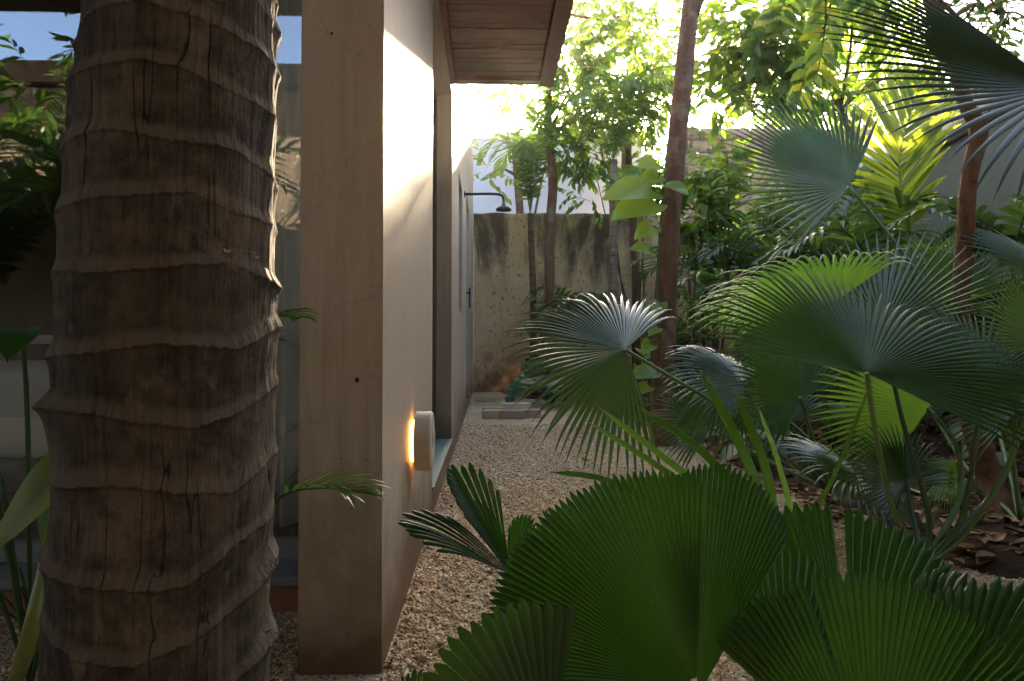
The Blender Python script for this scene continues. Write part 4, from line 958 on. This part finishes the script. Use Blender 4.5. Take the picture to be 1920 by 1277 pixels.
ground_plant('split_leaf_plant', 'dark split leaf plant under the drooping fan leaf by the path', 1040, 770, 7.6, 12, .34, 'monstera', 5, .40, .42, True, .42)
ground_plant('split_leaf_plant', 'dark split leaf plant at the foot of the thin palms', 1065, 740, 8.6, 9, .30, 'monstera', 15, .3, .5, True, .42)
ground_plant('split_leaf_plant', 'dark leafy plant right of the tall trunk base', 1300, 760, 6.2, 8, .26, 'monstera', 25, .3, .4, True, .42)
ground_plant('heart_leaf_plant', 'thin stemmed plant with small round leaves by the slim trunk', 1022, 735, 8.5, 12, .15, 'shrub', 6, .22, 1.15)
ground_plant('heart_leaf_plant', 'small bright leaved plant left of the tall trunk base', 1195, 760, 6.4, 9, .17, 'pothos', 9, .22, .55)
ground_plant('heart_leaf_plant', 'low bluish seedling on the soil below the fan palms', 1790, 1000, 2.5, 6, .07, 'monstera', 10, .10, .10)
ground_plant('heart_leaf_plant', 'leafy plant on the soil under the kinked tree', 1890, 880, 3.0, 8, .13, 'shrub', 18, .2, .22)
ground_plant('heart_leaf_plant', 'low leafy plant in the bed right of the gravel edge', 1420, 890, 3.5, 10, .12, 'shrub', 20, .25, .2)
ground_plant('heart_leaf_plant', 'dark leafy plant in front of the rubble wall', 1700, 760, 4.6, 10, .16, 'shrub', 21, .3, .35)
ground_plant('heart_leaf_plant', 'shaded leafy plant at the middle of the bed', 1560, 830, 4.0, 9, .14, 'shrub', 19, .25, .25)

# ---- fan palms with split drooping segments
fa = thing('fan_palm', 'tall fan palm with big dark spread leaves at right', 'fan palm', tuple(G(1735, 1075)), 'fan palms with split leaves')
bA = G(1735, 1075); bA2 = bA + Vector((0, 0, .03))
fan_leaf(fa, (1625, 700, 1.65), (1642, 525, 1.95), (0.0, -.74, .66), 232, 60, .43, 'fan', [(1625, 700, 1.65), (1645, 830, 1.74), (1680, 970, 1.86), bA2], fuse=.50, droop=.62, pleat=.42, seed=1, edge=.02, fold=.18, taper=1.5)
fan_leaf(fa, (1845, 715, 1.9), (1835, 565, 2.12), (0.05, -.55, .8), 235, 54, .33, 'fan', [(1845, 715, 1.9), (1825, 860, 1.92), (1800, 980, 1.95), bA2], petmat='petioledk', fuse=.5, droop=.5, seed=2, edge=.05, fold=.25)
fan_leaf(fa, (1655, 615, 2.15), (1725, 425, 2.32), (-.40, -.72, .55), 124, 26, .42, 'fansheen', [(1655, 615, 2.15), (1690, 780, 2.1), (1740, 960, 2.0), bA2], petmat='petioledk', fuse=.42, droop=.05, seed=3, edge=.05, pleat=.45, taper=1.7)
fan_leaf(fa, (1740, 768, 2.25), (1590, 705, 2.25), (.15, -.85, -.25), 165, 40, .40, 'fanbright', [(1740, 768, 2.25), (1790, 830, 2.15), (1800, 930, 2.05), bA2], fuse=.55, droop=.3, seed=4, edge=.25)
fan_leaf(fa, (1742, 768, 2.25), (1795, 745, 2.2), (-.3, -.5, .8), 70, 18, .11, 'fan', None, fuse=.6, droop=.8, seed=41)
fan_leaf(fa, (1795, 865, 2.2), (1730, 935, 2.15), (.4, -.7, .3), 90, 20, .20, 'fanbright', [(1795, 865, 2.2), (1800, 930, 2.12), bA2], fuse=.5, droop=.7, seed=5)
fan_leaf(fa, (1955, 640, 1.85), (1900, 560, 1.85), (-.3, -.6, .7), 150, 34, .26, 'fan', [(1955, 640, 1.85), (1900, 850, 1.9), (1810, 1000, 1.94), bA2], fuse=.5, droop=.6, seed=6)
fb = thing('fan_palm', 'fan palm with the silvery upper leaf in front of the block wall', 'fan palm', tuple(G(1915, 1010)), 'fan palms with split leaves')
bB = G(1915, 1010) + Vector((0, 0, .05))
fan_leaf(fb, (1592, 350, 2.8), (1440, 245, 2.86), (-.08, -.70, .70), 172, 42, .57, 'fansheen', [(1592, 350, 2.8), (1690, 470, 2.65), (1790, 610, 2.45), (1880, 780, 2.3), bB], fuse=.48, droop=.10, pleat=.52, seed=11, edge=-.05, fold=.05, taper=1.6)
fan_leaf(fb, (1980, 520, 2.4), (1850, 460, 2.4), (-.2, -.5, .8), 180, 40, .38, 'fan', [(1980, 520, 2.4), (1970, 800, 2.3), bB], fuse=.5, droop=.5, seed=12)
fan_leaf(fb, (1700, 680, 3.1), (1650, 560, 3.1), (.1, -.7, .6), 200, 44, .34, 'fan', [(1700, 680, 3.1), (1800, 860, 2.7), bB], fuse=.5, droop=.6, seed=13)
fc = thing('fan_palm', 'fan palm whose drooping pale leaf hangs over the gravel path', 'fan palm', tuple(G(1560, 945)), 'fan palms with split leaves')
bC = G(1560, 945) + Vector((0, 0, .05))
fan_leaf(fc, (1172, 655, 2.6), (1030, 625, 2.62), (-.10, -.78, .62), 240, 54, .46, 'fansheen', [(1172, 655, 2.6), (1250, 702, 2.62), (1345, 760, 2.66), (1460, 850, 2.7), bC], fuse=.52, droop=.75, pleat=.42, seed=21, edge=-.10, fold=-.30, drstart=.35, taper=1.5)
fan_leaf(fc, (1392, 715, 2.75), (1285, 665, 2.78), (-.10, -.60, .78), 230, 54, .38, 'fansheen', [(1392, 715, 2.75), (1450, 790, 2.75), (1520, 880, 2.75), bC], fuse=.5, droop=1.3, pleat=.4, seed=22, fold=-.25, drstart=.25, edge=.05)
fan_leaf(fc, (1567, 565, 2.25), (1420, 520, 2.15), (-.05, .30, .95), 150, 40, .50, 'fanbright', [(1567, 565, 2.25), (1590, 700, 2.4), (1585, 850, 2.6), bC], fuse=.5, droop=1.15, seed=23, edge=.15, drstart=.5)
fan_leaf(fc, (1605, 890, 2.3), (1490, 850, 2.2), (-.05, -.45, .88), 300, 46, .30, 'fansheen', [(1605, 890, 2.3), (1590, 920, 2.45), (1570, 940, 2.6), bC], fuse=.5, droop=1.0, seed=24, edge=.1, drstart=.35)
fan_leaf(fc, (1470, 640, 3.0), (1400, 560, 3.0), (-.2, -.6, .7), 200, 44, .36, 'fan', [(1470, 640, 3.0), (1510, 780, 2.9), bC], fuse=.5, droop=.9, seed=25, edge=.1)
fan_leaf(fa, (1905, 770, 2.1), (1850, 700, 2.15), (-.2, -.7, .7), 220, 44, .27, 'fansheen', [(1905, 770, 2.1), (1880, 900, 2.05), bA2], petmat='petioledk', fuse=.5, droop=.8, pleat=.45, seed=71, edge=.05)
fan_leaf(fa, (1700, 905, 2.15), (1650, 840, 2.2), (-.1, -.6, .8), 240, 44, .22, 'fansheen', [(1700, 905, 2.15), (1715, 980, 2.05), bA2], petmat='petioledk', fuse=.5, droop=.9, pleat=.45, seed=72, edge=.05)
fan_leaf(fb, (1800, 560, 3.2), (1740, 470, 3.25), (-.1, -.75, .6), 210, 46, .40, 'fan', [(1800, 560, 3.2), (1860, 760, 2.8), bB], fuse=.5, droop=.6, pleat=.42, seed=73, edge=.05)
fan_leaf(fb, (1480, 790, 3.6), (1430, 720, 3.65), (-.1, -.7, .7), 230, 44, .34, 'fansheen', [(1480, 790, 3.6), (1600, 880, 3.2), bB], fuse=.5, droop=.9, pleat=.45, seed=74, edge=.05)
fan_leaf(fc, (1500, 745, 2.5), (1440, 690, 2.55), (-.1, -.7, .7), 220, 44, .30, 'fan', [(1500, 745, 2.5), (1530, 850, 2.6), bC], fuse=.5, droop=.9, pleat=.42, seed=75, edge=.05)
fan_leaf(fc, (1330, 800, 3.0), (1280, 740, 3.05), (-.1, -.65, .75), 220, 44, .28, 'fansheen', [(1330, 800, 3.0), (1450, 870, 2.85), bC], fuse=.5, droop=1.0, pleat=.45, seed=76, edge=.05)
fd = thing('fan_palm', 'close dark fan leaf reaching in at the top right corner', 'fan palm', (1.55, 1.35, 0), 'fan palms with split leaves')
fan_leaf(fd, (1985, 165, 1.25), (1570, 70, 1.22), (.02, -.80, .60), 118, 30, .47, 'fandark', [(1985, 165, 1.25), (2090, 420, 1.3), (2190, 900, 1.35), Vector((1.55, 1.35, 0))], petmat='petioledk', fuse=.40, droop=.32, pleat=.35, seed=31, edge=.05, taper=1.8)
# low young palm: sword blades rising over the path
fe = thing('young_fan_palm', 'young fan palm with upright sword like blades in front of the path', 'fan palm', tuple(G(1470, 1180)), None)
bE = G(1450, 1190) + Vector((0, 0, .02))
def blade(parent, pts, wd, mat, seed=0):
    path = smooth_path([P(*q) if not isinstance(q, Vector) else q for q in pts], 16); V = []; T = []; A = []
    for i, q in enumerate(path):
        t = i / 16; tg = (path[min(i + 1, 16)] - path[max(i - 1, 0)]).normalized(); s_ = tg.cross(Vector((.15, -1, .35))).normalized(); n_ = s_.cross(tg)
        w_ = wd * (.30 + .7 * math.sin(math.pi * min(1, t * .72 + .12))) * (1 if t < .93 else .45 if t < .99 else .05)
        for e in (-1, -.5, 0, .5, 1): V.append(q + s_ * w_ * e + n_ * (w_ * .28 if e in (-.5, .5) else 0)); A.append(t)
    for i in range(16):
        for e in range(4): a = i * 5 + e; T.append((a, a + 1, a + 6, a + 5))
    return link('leaf', np_mesh('leaf', [tuple(x) for x in V], T, A), M[mat], parent)
for i, (pts, wd, mt) in enumerate([
    ([bE, (1400, 1000, 1.55), (1250, 885, 1.6), (1095, 786, 1.65)], .014, 'fanbright'), ([bE, (1390, 980, 1.6), (1260, 870, 1.65), (1118, 760, 1.7)], .015, 'fanbright'),
    ([bE, (1400, 960, 1.55), (1320, 850, 1.6), (1196, 762, 1.65)], .018, 'fan'), ([bE, (1430, 960, 1.5), (1390, 840, 1.5), (1310, 690, 1.55)], .022, 'fan'),
    ([bE, (1450, 970, 1.5), (1430, 860, 1.5), (1375, 725, 1.55)], .020, 'fan'), ([bE, (1480, 980, 1.5), (1460, 870, 1.5), (1420, 760, 1.5)], .012, 'fanbright'),
    ([bE, (1300, 1000, 1.5), (1150, 905, 1.5), (1030, 885, 1.52)], .012, 'fan'), ([bE, (1500, 1000, 1.6), (1560, 900, 1.6), (1640, 700, 1.6)], .010, 'fan')]):
    blade(fe, pts, wd * .58, mt, i)

# ---- round pleated fan palms in the foreground
la = thing('ruffled_fan_palm', 'round pleated fan palm with the largest leaf in front', 'fan palm', tuple(G(1262, 1460)), 'ruffled fan palms in the foreground')
bL = G(1262, 1460)
fan_leaf(la, (1304, 1285, .86), (1018, 1012, .92), (-.18, -.90, .40), 108, 60, .272, 'licuala', [(1304, 1285, .86), (1280, 1400, .92), bL], fuse=.965, tooth=True, droop=.12, pleat=.70, seed=51, edge=.10, lvar=.010, ruffle=.012, fold=.12)
fan_leaf(la, (1312, 1300, .885), (1372, 885, 1.0), (.12, -.92, .38), 46, 28, .300, 'licuala', None, fuse=.965, tooth=True, droop=.10, pleat=.70, seed=57, edge=.18, lvar=.010, fold=-.08)
fan_leaf(la, (958, 1078, .98), (775, 962, .97), (.10, -.55, .83), 30, 11, .172, 'licuala', [(958, 1078, .98), (972, 1150, .98), (1040, 1300, .97), bL], petmat='petioledk', pr=(.003, .005), fuse=.95, tooth=True, droop=.45, pleat=.36, seed=52, edge=.38, lvar=.02, fold=.5, K=12, drstart=.3)
fan_leaf(la, (956, 1076, .985), (858, 900, 1.0), (.45, -.75, .50), 36, 12, .170, 'licuala', None, fuse=.95, tooth=True, droop=.15, pleat=.36, seed=58, edge=.38, lvar=.02, fold=.9, K=12)
fan_leaf(la, (962, 1086, .99), (905, 960, 1.02), (.2, -.8, .50), 26, 8, .12, 'licuala', None, fuse=.95, tooth=True, droop=.15, pleat=.36, seed=59, edge=.3, lvar=.02, K=10)
fan_leaf(la, (950, 1075, 1.0), (990, 968, 1.02), (.3, -.8, .4), 40, 10, .085, 'licuala', None, fuse=.93, tooth=True, droop=.1, pleat=.4, seed=53, lvar=.03)
fan_leaf(la, (1030, 1420, .80), (900, 1160, .80), (-.1, -.80, .5), 78, 16, .176, 'licuala', [(1030, 1420, .80), (1120, 1440, .9), bL], fuse=.93, tooth=True, droop=.15, pleat=.26, seed=54, edge=.08, lvar=.02)
lb = thing('ruffled_fan_palm', 'round pleated fan palm with ragged leaves at bottom right', 'fan palm', tuple(G(1640, 1440)), 'ruffled fan palms in the foreground')
bM = G(1640, 1440)
fan_leaf(lb, (1600, 1320, 1.05), (1612, 975, 1.17), (.05, -.88, .45), 124, 36, .300, 'licuala', [(1585, 1320, 1.05), (1620, 1400, 1.05), bM], fuse=.95, tooth=True, droop=.08, pleat=.5, seed=61, edge=.05, lvar=.012, splits=[(.56, 4)])
fan_leaf(lb, (1640, 1490, .80), (1690, 1120, .86), (-.05, -.85, .5), 122, 50, .240, 'licuala', [(1560, 1480, .80), (1600, 1480, .9), bM], fuse=.95, tooth=True, droop=.10, pleat=.55, seed=62, edge=.05, lvar=.018, splits=[(.30, 2), (.72, 2)])
fan_leaf(lb, (1700, 1330, .98), (1838, 1075, 1.05), (-.45, -.55, .70), 54, 18, .225, 'licuala', [(1700, 1330, .98), (1670, 1400, 1.0), bM], fuse=.94, tooth=True, droop=.45, pleat=.35, seed=63, lvar=.03, fold=.3, ruffle=.06)
fan_leaf(lb, (1780, 1400, .86), (1930, 1140, .90), (-.30, -.60, .75), 80, 24, .235, 'licuala', [(1780, 1400, .86), (1720, 1440, .95), bM], fuse=.94, tooth=True, droop=.35, pleat=.35, seed=64, lvar=.03, ruffle=.04)
fan_leaf(lb, (1480, 1380, .95), (1455, 1050, 1.05), (.1, -.88, .4), 70, 22, .255, 'licuala', [(1480, 1380, .95), (1560, 1420, 1.0), bM], fuse=.95, tooth=True, droop=.1, pleat=.33, seed=65, lvar=.02)
fan_leaf(lb, (760, 1420, .82), (790, 1268, .84), (0, -.7, .7), 60, 14, .09, 'licuala', [(760, 1420, .82), (1100, 1480, .82), bM], fuse=.93, tooth=True, droop=.6, pleat=.3, seed=66)

# ---- plants at the left, around the ringed trunk
lp = thing('feather_palm', 'small feather palm frond reaching past the plaster pillar', 'palm', tuple(G(470, 1250)))
b = G(470, 1250)
frond(lp, [b, P(480, 1000, 1.12), P(530, 930, 1.10), P(610, 915, 1.08), P(645, 925, 1.06)], 12, .085, .0045, 'frond', n=24, start=.5, droop=.35, vee=.3, a0=50, a1=18, rr=.003, seed=90, prof=(.3, .5, .6))
frond(lp, [b, P(440, 900, 1.2), P(500, 620, 1.3), P(560, 598, 1.25)], 12, .07, .006, 'frond', n=24, start=.5, droop=.5, rr=.003, seed=91)
sl = thing('strap_leaf_plant', 'yellow green broad strap leaf plant left of the ringed trunk', 'plant', tuple(G(10, 1330)))
b = G(10, 1330)
lf = heart_leaf(sl, P(150, 860, .97), P(-60, 1000, .93) - P(150, 860, .97), (-.25, -.75, .55), .19, 'bananaleaf', .22, 3)
m = MB(); m.tube(smooth_path([b, P(50, 1210, .98), P(85, 1060, .99), P(120, 900, .98), P(145, 865, .97)], 16), [.012 - .0004 * i for i in range(17)], 8); m.build('petiole', M['petioleyel'], lf, True)
lf = heart_leaf(sl, P(120, 930, 1.02), P(70, 1060, 1.0) - P(120, 930, 1.02), (-.2, -.8, .4), .13, 'frond', .26, 4)
m = MB(); m.tube(smooth_path([b, P(110, 1100, 1.05), P(122, 935, 1.02)], 10), .006, 6); m.build('petiole', M['petiole'], lf, True)
ground_plant('dark_leaf_plant', 'dark glossy leaved plant in front of the glass at far left', 60, 1120, 1.35, 12, .13, 'fan', 44, .26, .62, False, .28, group=None)
gl = thing('grassy_plant', 'thin dark grassy leaves on the gravel at lower left', 'plant', tuple(G(60, 1180)))
b = G(60, 1185)
for i in range(9):
    a = rnd.uniform(0, 6.28); e = b + Vector((math.cos(a) * .2, math.sin(a) * .12 - .02, rnd.uniform(.02, .12))); path = smooth_path([b, b.lerp(e, .5) + Vector((0, 0, .07)), e], 10)
    m = MB(); m.tube(path, [.0035 - .0003 * k for k in range(11)], 4); m.build('leaf', M['petioledk'], gl)
# behind the viewer (mirrored in the glass)
for (x, y, lab, sd_) in ((-3.9, -1.9, 'feather palm behind the viewer mirrored in the glass', 95), (-2.7, -1.7, 'lower feather palm mirrored in the glass behind the trunk', 96), (-4.9, -2.0, 'feather palm mirrored at the far left of the glass', 97)):
    arch_palm('mirrored_palm', lab, (x, y, .95), 16, 1.7, 24, .45, .022, 'fronddk', ([(x, y, 0), (x, y, .5), (x, y, .95)], .06, .05), 'palms behind the viewer', sd_)
mt_ = thing('mirrored_tree', 'leafy tree behind the viewer mirrored in the glass', 'tree', (-3.3, -2.0, 0))
trunk(mt_, [(-3.2, -2.0, 0), (-3.2, -2.0, 1.6), (-3.1, -1.9, 2.6), (-3.0, -1.9, 3.5)], [.06, .05, .04, .03], 'barkdark', n=16)
crown(mt_, [((-3.1, -1.9, 3.2), (.5, .4, .4), 30), ((-3.3, -1.8, 2.4), (.3, .3, .5), 22), ((-2.6, -1.9, 2.9), (.4, .4, .4), 22), ((-4.3, -1.2, 2.75), (.9, .4, .35), 46), ((-5.6, -1.2, 2.6), (.8, .4, .5), 40), ((-2.2, -1.3, 2.5), (.7, .4, .5), 36), ((-3.6, -1.4, 2.0), (.8, .3, .3), 26)], 99, .16, 'shrub', None, 'barkdark', .02, wr=.14)

# ------------------------------------------------------------------ fallen leaves
def dead_mesh(L, seed):
    r = random.Random(seed); V = []; T = []
    for k in range(5):
        t = k / 4; w_ = L * .22 * math.sin(math.pi * min(.98, t * .9 + .07)); zc = .12 * L * math.sin(t * 3 + seed)
        V += [(L * (t - .5), -w_, zc + w_ * .5 + .003), (L * (t - .5), 0, zc * .7 + .002), (L * (t - .5), w_, zc + w_ * r.uniform(.2, .8) + .003)]
    for k in range(4): a = k * 3; T += [(a, a + 1, a + 4, a + 3), (a + 1, a + 2, a + 5, a + 4)]
    return V, T
FL = [(883, 818, .05, 'deadleaf', 'curled pink brown leaf on the gravel near the wall lamp'), (782, 1095, .035, 'deadleaf', 'thin pinkish leaf at the foot of the plaster wall'), (757, 1130, .035, 'deadleaf', 'brown curled leaf at the foot of the pillar corner'),
      (900, 1090, .030, 'petiole', 'small green leaf on the gravel beside the pleated leaf'), (945, 826, .09, 'deadleaf', 'long brown leaf on the gravel left of the fan leaf'), (940, 838, .07, 'deadleaf', 'dry grey brown twig like leaf on the gravel'),
      (890, 885, .03, 'brickpale', 'tiny pale leaf on the gravel near the window'), (946, 912, .032, 'brickpale', 'small whitish leaf in the middle of the gravel path'), (1098, 865, .07, 'deadleaf', 'reddish leaf on the gravel behind the big pleated leaf'),
      (1650, 980, .08, 'yellowleaf', 'yellow leaf on the soil between fan palm stems'), (1640, 978, .06, 'terracotta', 'red brown leaf on the soil beside the yellow leaf'), (1855, 975, .07, 'yellowleaf', 'ochre leaf on the soil beside the kinked tree base'),
      (986, 806, .06, 'deadleaf', 'brown leaf on the gravel right of the brick row'), (870, 772, .07, 'deadleaf', 'dark dry leaf by the wall near the bricks')]
for i, (px, py, L, mt, lab) in enumerate(FL):
    V, T = dead_mesh(L, i); g = G(px, py); o = link('fallen_leaf', np_mesh('fallen_leaf', V, T), M[mt]); sm = o.modifiers.new('t', 'SOLIDIFY'); sm.thickness = .0012
    o.location = (g.x, g.y, bed_z(g.x, g.y) + .004); o.rotation_euler = (rnd.uniform(-.2, .2), rnd.uniform(-.2, .2), rnd.uniform(0, 6.28)); tag(o, lab, 'fallen leaf', 'fallen leaves on the ground')
Vs = []; Ts = []
for i in range(2600):
    y = 1.95 + 8 * rnd.random() ** 1.3; x = bed_x(y) - .12 + 2.4 * rnd.random() ** 1.1
    L = rnd.uniform(.03, .10); V, T = dead_mesh(L, i); a = rnd.uniform(0, 6.28); tx, ty = rnd.uniform(-.35, .35), rnd.uniform(-.35, .35); zb_ = bed_z(x, y) + .004 + .012 * rnd.random(); o = len(Vs)
    for (p_, q_, r_) in V: Vs.append((x + p_ * math.cos(a) - q_ * math.sin(a), y + p_ * math.sin(a) + q_ * math.cos(a), zb_ + r_ + max(0, p_ * tx + q_ * ty)))
    Ts += [tuple(k + o for k in t) for t in T]
for i in range(230):
    y = 1.25 + 6.5 * rnd.random() ** 1.5; x = XW + .01 + (rnd.random() ** 2.2 * .5 if i % 2 else rnd.random() * 1.4)
    if x > bed_x(y): continue
    V, T = dead_mesh(rnd.uniform(.008, .03), i); a = rnd.uniform(0, 6.28); o = len(Vs)
    for (p_, q_, r_) in V: Vs.append((x + p_ * math.cos(a) - q_ * math.sin(a), y + p_ * math.sin(a) + q_ * math.cos(a), .004 + r_))
    Ts += [tuple(k + o for k in t) for t in T]
lm = NM('leaf_litter'); rv = lm.noise(lm.coord(), 16, 1)
lmat = lm.done(lm.pbr(lm.ramp(rv, [(0.3, (0.10, 0.05, 0.024)), (0.5, (0.24, 0.13, 0.055)), (0.62, (0.33, 0.20, 0.085)), (0.7, (0.42, 0.28, 0.06))]), .75))
ll = link('leaf_litter', np_mesh('leaf_litter', Vs, Ts), lmat, None, False, 'stuff'); ll["label"] = 'brown and yellow fallen leaves covering the soil'

# ------------------------------------------------------------------ air: thin haze added to stand in for lens glow round the sun
hz = NM('added_haze'); vol = hz.n("ShaderNodeVolumePrincipled", i_Color=(1.0, 0.97, 0.93), i_Density=HAZE, i_Anisotropy=0.82)
hz.t.links.new(vol.outputs[0], hz.out.inputs[1])
m = MB(); m.box(-14.5, 14.5, -14.5, 30.5, -1.0, 6.6); h_ = m.build('haze', hz.m); h_["kind"] = 'stuff'; h_["label"] = 'thin haze added in place of the lens glow around the sun'
